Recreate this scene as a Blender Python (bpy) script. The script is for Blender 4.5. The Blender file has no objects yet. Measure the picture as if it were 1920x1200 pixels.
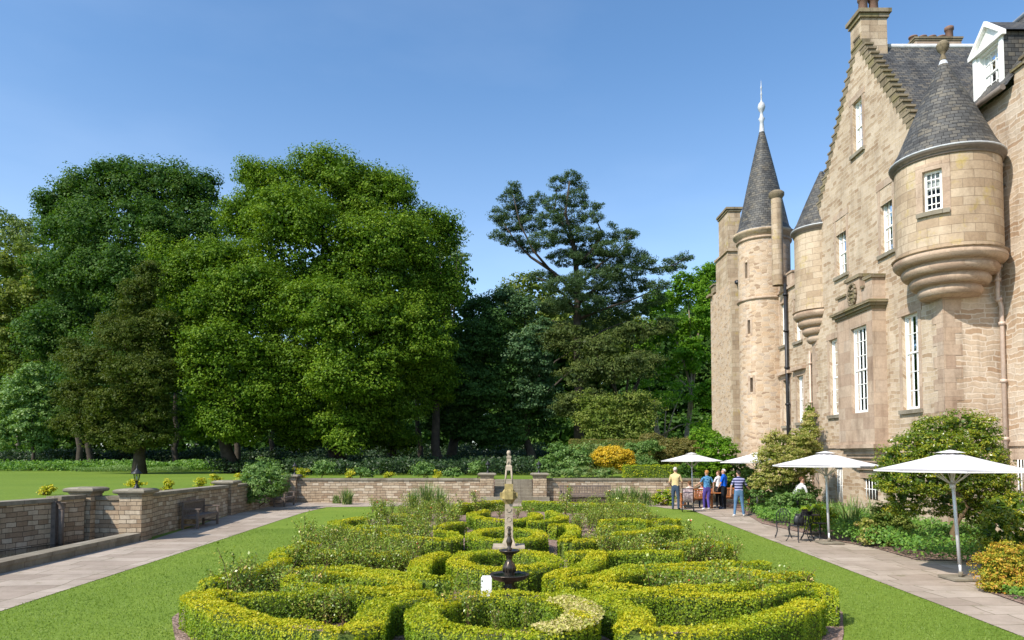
import bpy, math, random
import numpy as np
from mathutils import Vector, Matrix
R = math.radians
random.seed(7)
rng = np.random.default_rng(11)
scene = bpy.context.scene
col = scene.collection

# ------------------------------------------------------------ camera, world, sun, exposure
F, H, PPY = 1350.0, 2.47, 791.0
PITCH = math.atan(61 / F)
cd = bpy.data.cameras.new('camera')
cam = bpy.data.objects.new('camera', cd); col.objects.link(cam)
cam.location = (0, 0, H)
cam.rotation_euler = (math.pi / 2 + PITCH, 0, 0)
cd.sensor_width = 36.0
cd.lens = 36.0 * F / 1920
cd.shift_y = (PPY - 600) / 1920
cd.clip_end = 3000
scene.camera = cam

w = bpy.data.worlds.new('World'); scene.world = w; w.use_nodes = True
nt = w.node_tree; nt.nodes.clear()
sky = nt.nodes.new('ShaderNodeTexSky'); sky.sky_type = 'NISHITA'; sky.sun_disc = False
bg = nt.nodes.new('ShaderNodeBackground'); wo = nt.nodes.new('ShaderNodeOutputWorld')
tint = nt.nodes.new('ShaderNodeMix'); tint.data_type = 'RGBA'; tint.blend_type = 'MULTIPLY'; tint.inputs[0].default_value = 1
tint.inputs[7].default_value = (0.80, 1.04, 1.17, 1); nt.links.new(sky.outputs[0], tint.inputs[6]); 
tcw = nt.nodes.new('ShaderNodeTexCoord'); mpw = nt.nodes.new('ShaderNodeMapping'); mpw.inputs['Scale'].default_value = (1.2, 1.0, 3.6); mpw.inputs['Rotation'].default_value = (0.2, 0.35, 0.4)
nzw = nt.nodes.new('ShaderNodeTexNoise'); nzw.inputs['Scale'].default_value = 1.7; nzw.inputs['Detail'].default_value = 6; nzw.inputs['Roughness'].default_value = 0.5
rw_ = nt.nodes.new('ShaderNodeValToRGB'); rw_.color_ramp.elements[0].position = 0.47; rw_.color_ramp.elements[1].position = 0.80; rw_.color_ramp.elements[0].color = (0, 0, 0, 1); rw_.color_ramp.elements[1].color = (1.0, 0.95, 0.85, 1)
wz = nt.nodes.new('ShaderNodeMix'); wz.data_type = 'RGBA'; wz.blend_type = 'ADD'; wz.inputs[0].default_value = .45
nt.links.new(tcw.outputs['Generated'], mpw.inputs[0]); nt.links.new(mpw.outputs[0], nzw.inputs['Vector']); nt.links.new(nzw.outputs[0], rw_.inputs[0])
nt.links.new(tint.outputs[2], wz.inputs[6]); nt.links.new(rw_.outputs[0], wz.inputs[7]); 
sxz = nt.nodes.new('ShaderNodeSeparateXYZ'); nt.links.new(tcw.outputs['Generated'], sxz.inputs[0])
hz_ = nt.nodes.new('ShaderNodeValToRGB'); hz_.color_ramp.interpolation = 'EASE'
hz_.color_ramp.elements[0].position = 0.0; hz_.color_ramp.elements[0].color = (1, 1, 1, 1); hz_.color_ramp.elements[1].position = 0.52; hz_.color_ramp.elements[1].color = (0, 0, 0, 1)
hm_ = nt.nodes.new('ShaderNodeMix'); hm_.data_type = 'RGBA'; hm_.blend_type = 'ADD'; hs_ = nt.nodes.new('ShaderNodeMix'); hs_.data_type = 'RGBA'; hs_.blend_type = 'MULTIPLY'; hs_.inputs[0].default_value = 1; hs_.inputs[7].default_value = (1.3, 1.05, .72, 1)
nt.links.new(sxz.outputs[2], hz_.inputs[0]); nt.links.new(hz_.outputs[0], hs_.inputs[6]); hm_.inputs[0].default_value = 1; nt.links.new(wz.outputs[2], hm_.inputs[6]); nt.links.new(hs_.outputs[2], hm_.inputs[7])
nt.links.new(hm_.outputs[2], bg.inputs[0]); nt.links.new(bg.outputs[0], wo.inputs[0])
SUNDIR = Vector((0.76, 0.64, -0.97)).normalized()      # direction the light travels
elev = math.asin(-SUNDIR.z); azim = math.atan2(-SUNDIR.x, -SUNDIR.y)
sky.sun_elevation = elev; sky.sun_rotation = azim
sky.altitude = 50; sky.air_density = 1.0; sky.dust_density = 1.2; sky.ozone_density = 2.5
bg.inputs[1].default_value = 0.15
sl = bpy.data.lights.new('sun', 'SUN'); sl.energy = 4.9; sl.angle = R(0.53); sl.color = (1.0, 0.93, 0.82)
so = bpy.data.objects.new('sun', sl); col.objects.link(so)
so.rotation_euler = (-SUNDIR).to_track_quat('Z', 'Y').to_euler()
so.location = (-30, -30, 40)
vs = scene.view_settings
vs.view_transform = 'Standard'; vs.look = 'None'; vs.exposure = 0.38; vs.gamma = 1.0

# ------------------------------------------------------------ unprojection helpers (photo pixels -> world)
cp, sp = math.cos(PITCH), math.sin(PITCH)
def ray(px, py):
    u = (px - 960) / F; v = (PPY - py) / F
    return Vector((u, cp - v * sp, sp + v * cp))
def onz(px, py, z=0.0):
    d = ray(px, py); t = (z - H) / d.z
    return Vector((0, 0, H)) + d * t
def onx(px, py, X):
    d = ray(px, py); return Vector((0, 0, H)) + d * (X / d.x)
def ony(px, py, Y):
    d = ray(px, py); return Vector((0, 0, H)) + d * (Y / d.y)

# ------------------------------------------------------------ materials
def new_mat(name):
    m = bpy.data.materials.new(name); m.use_nodes = True
    t = m.node_tree; b = t.nodes['Principled BSDF']
    return m, t, b
def nd(t, kind, **kw):
    n = t.nodes.new(kind)
    for k, v in kw.items(): setattr(n, k, v)
    return n
def ramp(t, src, stops, interp='LINEAR'):
    r = nd(t, 'ShaderNodeValToRGB'); r.color_ramp.interpolation = interp
    e = r.color_ramp.elements
    while len(e) < len(stops): e.new(0.5)
    for i, (p, c) in enumerate(stops):
        e[i].position = p; e[i].color = (*c, 1) if len(c) == 3 else c
    t.links.new(src, r.inputs[0]); return r.outputs[0]
def mixc(t, fac, a, b, mode='MIX'):
    m = nd(t, 'ShaderNodeMix'); m.data_type = 'RGBA'; m.blend_type = mode
    for idx, v in ((0, fac), (6, a), (7, b)):
        if hasattr(v, 'node'): t.links.new(v, m.inputs[idx])
        elif idx == 0: m.inputs[0].default_value = v
        else: m.inputs[idx].default_value = (*v, 1)
    return m.outputs[2]
def coords(t, which='UV', scale=(1, 1, 1)):
    tc = nd(t, 'ShaderNodeTexCoord'); mp = nd(t, 'ShaderNodeMapping'); mp.inputs['Scale'].default_value = scale
    t.links.new(tc.outputs[which], mp.inputs[0]); return mp.outputs[0]
def noise(t, vec, s, detail=4, rough=0.55):
    n = nd(t, 'ShaderNodeTexNoise'); n.inputs['Scale'].default_value = s; n.inputs['Detail'].default_value = detail
    n.inputs['Roughness'].default_value = rough
    if vec is not None: t.links.new(vec, n.inputs['Vector'])
    return n
def bump(t, b, h, strength=0.4, dist=0.02):
    bp = nd(t, 'ShaderNodeBump'); bp.inputs['Strength'].default_value = strength; bp.inputs['Distance'].default_value = dist
    t.links.new(h, bp.inputs['Height']); t.links.new(bp.outputs[0], b.inputs['Normal'])
def warp(t, vec, s, amt):
    n = noise(t, vec, s, 2)
    sub = nd(t, 'ShaderNodeVectorMath', operation='SUBTRACT'); t.links.new(n.outputs['Color'], sub.inputs[0]); sub.inputs[1].default_value = (.5, .5, .5)
    sc = nd(t, 'ShaderNodeVectorMath', operation='SCALE'); t.links.new(sub.outputs[0], sc.inputs[0]); sc.inputs['Scale'].default_value = amt
    ad = nd(t, 'ShaderNodeVectorMath', operation='ADD'); t.links.new(vec, ad.inputs[0]); t.links.new(sc.outputs[0], ad.inputs[1])
    return ad.outputs[0]

def mat_plain(name, c, rough=0.6, metal=0.0, var=0.12, scale=8.0, spec=0.4):
    m, t, b = new_mat(name)
    v = coords(t, 'Object'); n = noise(t, v, scale, 5)
    lo = tuple(x * (1 - var) for x in c); hi = tuple(min(1, x * (1 + var)) for x in c)
    t.links.new(ramp(t, n.outputs[0], [(0.3, lo), (0.7, hi)]), b.inputs['Base Color'])
    b.inputs['Roughness'].default_value = rough; b.inputs['Metallic'].default_value = metal
    b.inputs['Specular IOR Level'].default_value = spec
    bump(t, b, n.outputs[0], 0.15, 0.01)
    return m

def mat_rubble(name, sx, sy, cols, mortar, distort=0.12, grime=0.35):
    m, t, b = new_mat(name)
    uv = coords(t, 'UV')
    wv = warp(t, uv, 3.0, distort)
    mp = nd(t, 'ShaderNodeMapping'); mp.inputs['Scale'].default_value = (sx, sy, 1); t.links.new(wv, mp.inputs[0])
    vo = nd(t, 'ShaderNodeTexVoronoi', voronoi_dimensions='2D'); vo.inputs['Randomness'].default_value = 0.75; vo.inputs['Scale'].default_value = 1
    vd = nd(t, 'ShaderNodeTexVoronoi', voronoi_dimensions='2D', feature='DISTANCE_TO_EDGE'); vd.inputs['Randomness'].default_value = 0.75; vd.inputs['Scale'].default_value = 1
    t.links.new(mp.outputs[0], vo.inputs['Vector']); t.links.new(mp.outputs[0], vd.inputs['Vector'])
    sep = nd(t, 'ShaderNodeSeparateColor'); t.links.new(vo.outputs['Color'], sep.inputs[0])
    stone = ramp(t, sep.outputs[0], cols)
    fine = noise(t, uv, 14, 6, 0.7)
    stone = mixc(t, 0.35, stone, ramp(t, fine.outputs[0], [(0.3, (.35, .35, .35)), (0.7, (1.0, 1.0, 1.0))]), 'MULTIPLY')
    edge = ramp(t, vd.outputs['Distance'], [(0.02, (0, 0, 0)), (0.09, (1, 1, 1))])
    c = mixc(t, edge, mortar, stone)
    big = noise(t, uv, 0.55, 5, 0.6)
    g = ramp(t, big.outputs[0], [(0.35, (.62, .58, .54)), (0.62, (1, 1, 1))])
    c = mixc(t, grime, c, g, 'MULTIPLY')
    t.links.new(c, b.inputs['Base Color']); b.inputs['Roughness'].default_value = 0.9; b.inputs['Specular IOR Level'].default_value = 0.15
    ad = nd(t, 'ShaderNodeMath', operation='MULTIPLY_ADD'); t.links.new(fine.outputs[0], ad.inputs[0]); ad.inputs[1].default_value = 0.35
    sepe = nd(t, 'ShaderNodeSeparateColor'); t.links.new(edge, sepe.inputs[0]); t.links.new(sepe.outputs[0], ad.inputs[2])
    bump(t, b, ad.outputs[0], 0.55, 0.03)
    return m

def mat_brick(name, bw, bh, c1, c2, c3, mortar, msize=0.012, distort=0.02, grime=0.35, rough=0.9, bstr=0.5, lichen=None, offset=0.5, freq=2, squash=1.0):
    m, t, b = new_mat(name)
    uv = coords(t, 'UV'); wv = warp(t, warp(t, uv, 0.9, distort * 1.6), 2.6, distort)
    br = nd(t, 'ShaderNodeTexBrick'); t.links.new(wv, br.inputs['Vector'])
    br.offset = offset; br.offset_frequency = freq; br.squash = squash; br.squash_frequency = 3
    for k, v in (('Scale', 1), ('Mortar Size', msize), ('Brick Width', bw), ('Row Height', bh), ('Bias', 0.0), ('Mortar Smooth', 0.2)): br.inputs[k].default_value = v
    br.inputs['Color1'].default_value = (0, 0, 0, 1); br.inputs['Color2'].default_value = (1, 1, 1, 1); br.inputs['Mortar'].default_value = (0.5, .5, .5, 1)
    sp_ = nd(t, 'ShaderNodeSeparateColor'); t.links.new(br.outputs['Color'], sp_.inputs[0])
    stone = ramp(t, sp_.outputs[0], [(0.0, c1), (0.5, c2), (1.0, c3)])
    fine = noise(t, uv, 12, 6, 0.7)
    stone = mixc(t, 0.4, stone, ramp(t, fine.outputs[0], [(0.3, (.4, .4, .4)), (0.7, (1., 1., 1.))]), 'MULTIPLY')
    c = mixc(t, br.outputs['Fac'], stone, mortar)
    big = noise(t, uv, 0.7, 5, 0.65)
    c = mixc(t, grime, c, ramp(t, big.outputs[0], [(0.35, (.55, .5, .46)), (0.6, (1, 1, 1))]), 'MULTIPLY')
    st_ = noise(t, coords(t, 'UV', (1.0, .22, 1)), 2.2, 5, .7)
    c = mixc(t, .55 if distort < .1 or bw > .4 else .4, c, ramp(t, st_.outputs[0], [(.34, (.50, .46, .43)), (.5, (1, 1, 1)), (.7, (1.06, 1.04, 1.02))]), 'MULTIPLY')
    if lichen:
        ln = noise(t, uv, 1.3, 6, 0.7)
        f = ramp(t, ln.outputs[0], [(0.56, (0, 0, 0)), (0.68, (.8, .8, .8))])
        c = mixc(t, f, c, lichen)
    t.links.new(c, b.inputs['Base Color']); b.inputs['Roughness'].default_value = rough; b.inputs['Specular IOR Level'].default_value = 0.2
    inv = nd(t, 'ShaderNodeMath', operation='SUBTRACT'); inv.inputs[0].default_value = 1; t.links.new(br.outputs['Fac'], inv.inputs[1])
    ad = nd(t, 'ShaderNodeMath', operation='MULTIPLY_ADD'); t.links.new(fine.outputs[0], ad.inputs[0]); ad.inputs[1].default_value = 0.4; t.links.new(inv.outputs[0], ad.inputs[2])
    ad2 = nd(t, 'ShaderNodeMath', operation='MULTIPLY_ADD'); t.links.new(sp_.outputs[0], ad2.inputs[0]); ad2.inputs[1].default_value = 0.5; t.links.new(ad.outputs[0], ad2.inputs[2])
    bump(t, b, ad2.outputs[0], bstr, 0.02)
    return m

def mat_leaf(name, stops, trans=0.35, rough=0.5, spec=0.3):
    m, t, b = new_mat(name)
    at = nd(t, 'ShaderNodeAttribute', attribute_name='var')
    c = ramp(t, at.outputs['Fac'], stops)
    t.links.new(c, b.inputs['Base Color']); b.inputs['Roughness'].default_value = rough; b.inputs['Specular IOR Level'].default_value = spec
    tr = nd(t, 'ShaderNodeBsdfTranslucent')
    c2 = mixc(t, 1.0, c, (1.25, 1.3, .45), 'MULTIPLY')
    t.links.new(c2, tr.inputs[0])
    mx = nd(t, 'ShaderNodeMixShader'); mx.inputs[0].default_value = trans
    t.links.new(b.outputs[0], mx.inputs[1]); t.links.new(tr.outputs[0], mx.inputs[2])
    t.links.new(mx.outputs[0], t.nodes['Material Output'].inputs[0])
    return m

SAND = [(0.0, (.36, .25, .17)), (0.22, (.54, .40, .28)), (0.45, (.60, .47, .35)), (0.62, (.57, .40, .26)), (0.78, (.62, .50, .39)), (1.0, (.46, .36, .28))]
M = {}
M['rubble'] = mat_brick('castle_squared_rubble', 0.33, 0.14, (.40, .28, .18), (.57, .445, .315), (.63, .51, .385), (.57, .47, .37), 0.012, 0.12, 0.4, bstr=0.6, offset=0.41, freq=2, squash=1.6)
M['rubbleG'] = mat_brick('castle_coarse_rubble', 0.46, 0.16, (.46, .31, .20), (.58, .45, .33), (.62, .51, .40), (.62, .52, .42), 0.022, 0.20, 0.35, bstr=0.7, offset=0.38, freq=2, squash=1.5)
M['rubble2'] = mat_rubble('castle_rough_rubble', 3.2, 8.0, SAND, (.60, .46, .33), 0.16, 0.25)
M['ashlar'] = mat_brick('castle_ashlar', 0.62, 0.26, (.42, .31, .21), (.53, .41, .29), (.58, .47, .35), (.30, .23, .16), 0.009, 0.014, 0.45, lichen=(.40, .30, .09))
M['dressed'] = mat_brick('castle_dressed_stone', 0.9, 0.42, (.43, .31, .23), (.56, .42, .31), (.51, .40, .31), (.36, .27, .20), 0.007, 0.01, 0.5)
M['mossy'] = mat_brick('castle_mossy_stone', 0.7, 0.3, (.21, .17, .11), (.32, .26, .18), (.24, .20, .10), (.07, .06, .05), 0.006, 0.01, 0.5)
M['slate'] = mat_brick('roof_slate', 0.22, 0.13, (.070, .069, .068), (.115, .113, .11), (.175, .155, .125), (.025, .024, .023), 0.008, 0.02, 0.35, rough=0.55, bstr=0.9, lichen=None)
M['lead'] = mat_plain('lead_sheet', (.45, .46, .48), 0.5, 0.0, 0.2, 3)
M['white'] = mat_plain('white_paint', (.80, .79, .76), 0.4, 0, 0.05)
M['pipe'] = mat_plain('beige_pipe_paint', (.52, .40, .33), 0.45, 0, 0.12)
M['black'] = mat_plain('black_iron', (.025, .025, .028), 0.45, 0.3, 0.3, 6)
M['iron'] = mat_plain('cast_iron', (.075, .058, .045), 0.3, 0.6, 0.4, 5)
M['gutter'] = mat_plain('old_gutter', (.16, .13, .11), 0.6)
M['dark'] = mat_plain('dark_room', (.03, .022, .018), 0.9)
M['curtain'] = mat_plain('brown_curtain', (.25, .13, .07), 0.9, 0, .3, 20)
M['blind'] = mat_plain('white_blind', (.6, .6, .58), 0.9)
M['pot'] = mat_plain('terracotta_pot', (.19, .11, .08), 0.8)
M['verdigris'] = mat_plain('verdigris', (.16, .30, .25), 0.6)
M['wall'] = mat_brick('garden_wall_stone', 0.30, 0.125, (.34, .24, .16), (.49, .38, .265), (.62, .52, .40), (.14, .11, .08), 0.008, 0.06, 0.3, bstr=0.9, offset=0.37, freq=2, squash=1.5)
M['coping'] = mat_brick('weathered_coping', 0.9, 2.0, (.27, .235, .18), (.32, .285, .22), (.35, .31, .25), (.12, .1, .08), 0.006, 0.0, 0.7, lichen=(.16, .15, .11))
M['sundial'] = mat_plain('sundial_sandstone', (.38, .31, .23), 0.9, 0, 0.3, 7)
M['sundial_moss'] = mat_plain('sundial_lichened_stone', (.30, .23, .09), 0.9, 0, 0.4, 9)
M['teak'] = mat_plain('varnished_wood', (.36, .13, .045), 0.45, 0, 0.25, 9)
M['greywood'] = mat_plain('weathered_wood', (.15, .115, .095), 0.8, 0, 0.3, 9)
M['canvas'] = mat_plain('white_canvas', (.70, .675, .67), 0.9, 0, 0.015, 2, 0.1)
M['alu'] = mat_plain('painted_aluminium', (.62, .62, .64), 0.35, 0.2, 0.05)
M['bark'] = mat_plain('bark', (.05, .038, .028), 0.95, 0, 0.45, 3)
M['barklight'] = mat_plain('pale_bark', (.22, .17, .13), 0.95, 0, 0.35, 3)
M['stem'] = mat_plain('rose_stem', (.13, .085, .04), 0.8)

g, t, b = new_mat('window_glass')
gl = nd(t, 'ShaderNodeBsdfGlossy'); gl.inputs['Roughness'].default_value = 0.03; gl.inputs['Color'].default_value = (.9, .95, 1, 1)
trn = nd(t, 'ShaderNodeBsdfTransparent'); trn.inputs[0].default_value = (.75, .78, .78, 1)
lw = nd(t, 'ShaderNodeFresnel'); lw.inputs[0].default_value = 1.28
mx = nd(t, 'ShaderNodeMixShader'); t.links.new(lw.outputs[0], mx.inputs[0]); t.links.new(trn.outputs[0], mx.inputs[1]); t.links.new(gl.outputs[0], mx.inputs[2])
t.links.new(mx.outputs[0], t.nodes['Material Output'].inputs[0]); M['glass'] = g

def mat_grass(name, cols, sc=1.0):
    m, t, b = new_mat(name)
    v = coords(t, 'Object'); n1 = noise(t, v, 0.35 * sc, 4); n2 = noise(t, v, 60, 3, 0.7); n3 = noise(t, coords(t, 'Object', (1, 2.2, 1)), 7, 5, .65)
    c = ramp(t, n1.outputs[0], [(0.3, cols[0]), (0.55, cols[1]), (0.75, cols[2])])
    c = mixc(t, 0.8, c, ramp(t, n3.outputs[0], [(0.32, (.60, .66, .5)), (0.68, (1.18, 1.14, 1.15))]), 'MULTIPLY')
    n4 = noise(t, coords(t, 'Object', (1, 1.6, 1)), 26, 4, .75)
    c = mixc(t, 0.8, c, ramp(t, n4.outputs[0], [(0.3, (.62, .68, .5)), (0.7, (1.2, 1.15, 1.2))]), 'MULTIPLY')
    c = mixc(t, 0.55, c, ramp(t, n2.outputs[0], [(0.3, (.45, .5, .35)), (0.7, (1.25, 1.22, 1.2))]), 'MULTIPLY')
    t.links.new(c, b.inputs['Base Color']); b.inputs['Roughness'].default_value = 0.8; b.inputs['Specular IOR Level'].default_value = 0.15
    bump(t, b, n2.outputs[0], 0.6, 0.02)
    return m
M['lawn'] = mat_grass('mown_lawn', [(.16, .245, .036), (.20, .285, .044), (.24, .31, .053)])
M['upper'] = mat_grass('upper_lawn_grass', [(.145, .225, .03), (.175, .255, .036), (.205, .28, .043)], 0.5)
# soil with bark chips
m, t, b = new_mat('bark_mulch'); v = coords(t, 'Object')
vo = nd(t, 'ShaderNodeTexVoronoi'); vo.inputs['Scale'].default_value = 28; t.links.new(v, vo.inputs['Vector'])
spx = nd(t, 'ShaderNodeSeparateColor'); t.links.new(vo.outputs['Color'], spx.inputs[0])
t.links.new(ramp(t, spx.outputs[0], [(0, (.10, .06, .045)), (.5, (.24, .15, .115)), (1, (.36, .25, .20))]), b.inputs['Base Color']); b.inputs['Roughness'].default_value = 0.95
bump(t, b, vo.outputs['Distance'], 0.8, 0.03); M['soil'] = m
# flagstones
m, t, b = new_mat('flagstones'); v = coords(t, 'Object'); wv = warp(t, v, 0.55, 0.45)
br = nd(t, 'ShaderNodeTexBrick'); t.links.new(wv, br.inputs['Vector']); br.offset = 0.43; br.squash = 1.4; br.squash_frequency = 2
for k, x in (('Scale', 1), ('Mortar Size', 0.010), ('Brick Width', 0.95), ('Row Height', 0.62), ('Mortar Smooth', 0.1)): br.inputs[k].default_value = x
br.inputs['Color1'].default_value = (.34, .275, .225, 1); br.inputs['Color2'].default_value = (.44, .37, .31, 1); br.inputs['Mortar'].default_value = (.17, .15, .10, 1)
n1 = noise(t, v, 1.2, 6, .65); n2 = noise(t, v, 30, 4, .7)
c = mixc(t, 0.5, br.outputs['Color'], ramp(t, n1.outputs[0], [(.3, (.55, .52, .46)), (.62, (1.08, 1.05, 1.02))]), 'MULTIPLY')
c = mixc(t, ramp(t, noise(t, v, 2.6, 6, .7).outputs[0], [(.58, (0, 0, 0)), (.70, (.65, .65, .65))]), c, (.17, .16, .08))
c = mixc(t, 0.3, c, ramp(t, n2.outputs[0], [(.3, (.6, .6, .6)), (.7, (1.1, 1.1, 1.1))]), 'MULTIPLY')
t.links.new(c, b.inputs['Base Color']); b.inputs['Roughness'].default_value = 0.85; b.inputs['Specular IOR Level'].default_value = .2
inv = nd(t, 'ShaderNodeMath', operation='MULTIPLY_ADD'); t.links.new(br.outputs['Fac'], inv.inputs[0]); inv.inputs[1].default_value = -1; t.links.new(n1.outputs[0], inv.inputs[2])
bump(t, b, inv.outputs[0], 0.6, 0.02); M['flag'] = m
# water
m, t, b = new_mat('pool_water'); b.inputs['Base Color'].default_value = (.012, .018, .016, 1); b.inputs['Roughness'].default_value = 0.04
n1 = noise(t, coords(t, 'Object'), 5, 3); bump(t, b, n1.outputs[0], 0.25, 0.02); M['water'] = m

def stops(*cs): return [(i / (len(cs) - 1), c) for i, c in enumerate(cs)]
M['box'] = mat_leaf('box_hedge_leaf', stops((.09, .17, .012), (.19, .29, .016), (.38, .42, .018), (.60, .50, .022)), 0.38)
M['boxbrown'] = mat_leaf('box_hedge_scorched_leaf', stops((.28, .33, .05), (.46, .44, .10), (.58, .50, .22), (.60, .46, .28)), 0.3)
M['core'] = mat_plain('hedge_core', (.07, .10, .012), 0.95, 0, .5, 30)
M['rose'] = mat_leaf('rose_leaf', stops((.07, .14, .018), (.16, .25, .028), (.30, .36, .045), (.42, .30, .07)), 0.3, 0.35, 0.5)
M['roseflower'] = mat_plain('rose_petal_yellow', (.85, .62, .25), .7)
M['rosered'] = mat_plain('rose_petal_red', (.55, .05, .03), .7)
M['maple'] = mat_leaf('maple_leaf', stops((.045, .10, .007), (.082, .155, .010), (.135, .22, .015), (.23, .31, .03)), 0.32, spec=.12)
M['sycamore'] = mat_leaf('sycamore_leaf', stops((.030, .075, .012), (.052, .115, .02), (.08, .15, .03), (.13, .20, .045)), 0.38, spec=.12)
M['yew'] = mat_leaf('yew_needles', stops((.035, .06, .008), (.065, .095, .012), (.095, .12, .018), (.13, .145, .025)), 0.28, spec=.12)
M['whitebeam'] = mat_leaf('whitebeam_leaf', stops((.035, .08, .03), (.06, .12, .045), (.10, .17, .07), (.16, .23, .11)), 0.25, spec=.12)
M['darktree'] = mat_leaf('dark_leaf', stops((.026, .065, .014), (.045, .10, .02), (.07, .14, .03), (.10, .18, .045)), 0.3, spec=.12)
M['shadetone'] = mat_leaf('shade_toned_leaf', stops((.010, .026, .008), (.018, .042, .012), (.03, .062, .016), (.05, .085, .02)), 0.2)  # undergrowth leaf with the deep shade under the crowns painted into its colour
M['pine'] = mat_leaf('pine_needles', stops((.030, .062, .022), (.050, .092, .032), (.075, .12, .045), (.10, .145, .06)), 0.25, spec=.12)
M['pinebrown'] = mat_leaf('brownish_pine_needles', stops((.045, .07, .02), (.08, .11, .028), (.115, .145, .036), (.15, .17, .05)), 0.25, spec=.12)
M['fresh'] = mat_leaf('fresh_green_leaf', stops((.06, .15, .012), (.10, .22, .016), (.16, .30, .022), (.24, .36, .03)), 0.45, spec=.12)
M['olive'] = mat_leaf('olive_green_leaf', stops((.07, .11, .015), (.13, .18, .03), (.20, .24, .05), (.28, .29, .08)), 0.35, spec=.12)
M['pale'] = mat_leaf('pale_green_leaf', stops((.08, .13, .03), (.14, .20, .05), (.20, .26, .08), (.30, .34, .13)), 0.35)
M['shrub'] = mat_leaf('shrub_leaf', stops((.07, .14, .03), (.12, .22, .05), (.19, .30, .08), (.28, .36, .12)), 0.35)
M['gold'] = mat_leaf('golden_leaf', stops((.20, .26, .02), (.38, .40, .02), (.56, .48, .02), (.62, .44, .02)), 0.3)
M['orange'] = mat_leaf('orange_flower', stops((.20, .24, .03), (.50, .37, .02), (.66, .42, .02), (.72, .48, .03)), 0.25)
M['pieris'] = mat_leaf('pieris_leaf', stops((.05, .105, .012), (.11, .18, .016), (.24, .29, .02), (.44, .37, .03)), 0.35, 0.3, 0.5)
M['spiraea'] = mat_leaf('spiraea_leaf', stops((.10, .17, .02), (.30, .32, .03), (.55, .36, .04), (.48, .17, .05)), 0.3)
M['cover'] = mat_leaf('ground_cover_leaf', stops((.05, .13, .02), (.09, .20, .03), (.15, .28, .04), (.22, .34, .06)), 0.35)
M['blade'] = mat_leaf('strap_leaf', stops((.07, .14, .04), (.13, .21, .06), (.22, .30, .09), (.36, .36, .16)), 0.3)
M['creamleaf'] = mat_leaf('cream_variegated_leaf', stops((.12, .17, .02), (.26, .28, .05), (.42, .38, .12), (.52, .38, .20)), 0.35)
M['brownhedge'] = mat_leaf('beech_hedge_leaf', stops((.09, .10, .02), (.15, .15, .03), (.22, .17, .05), (.14, .19, .04)), 0.3)

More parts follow.
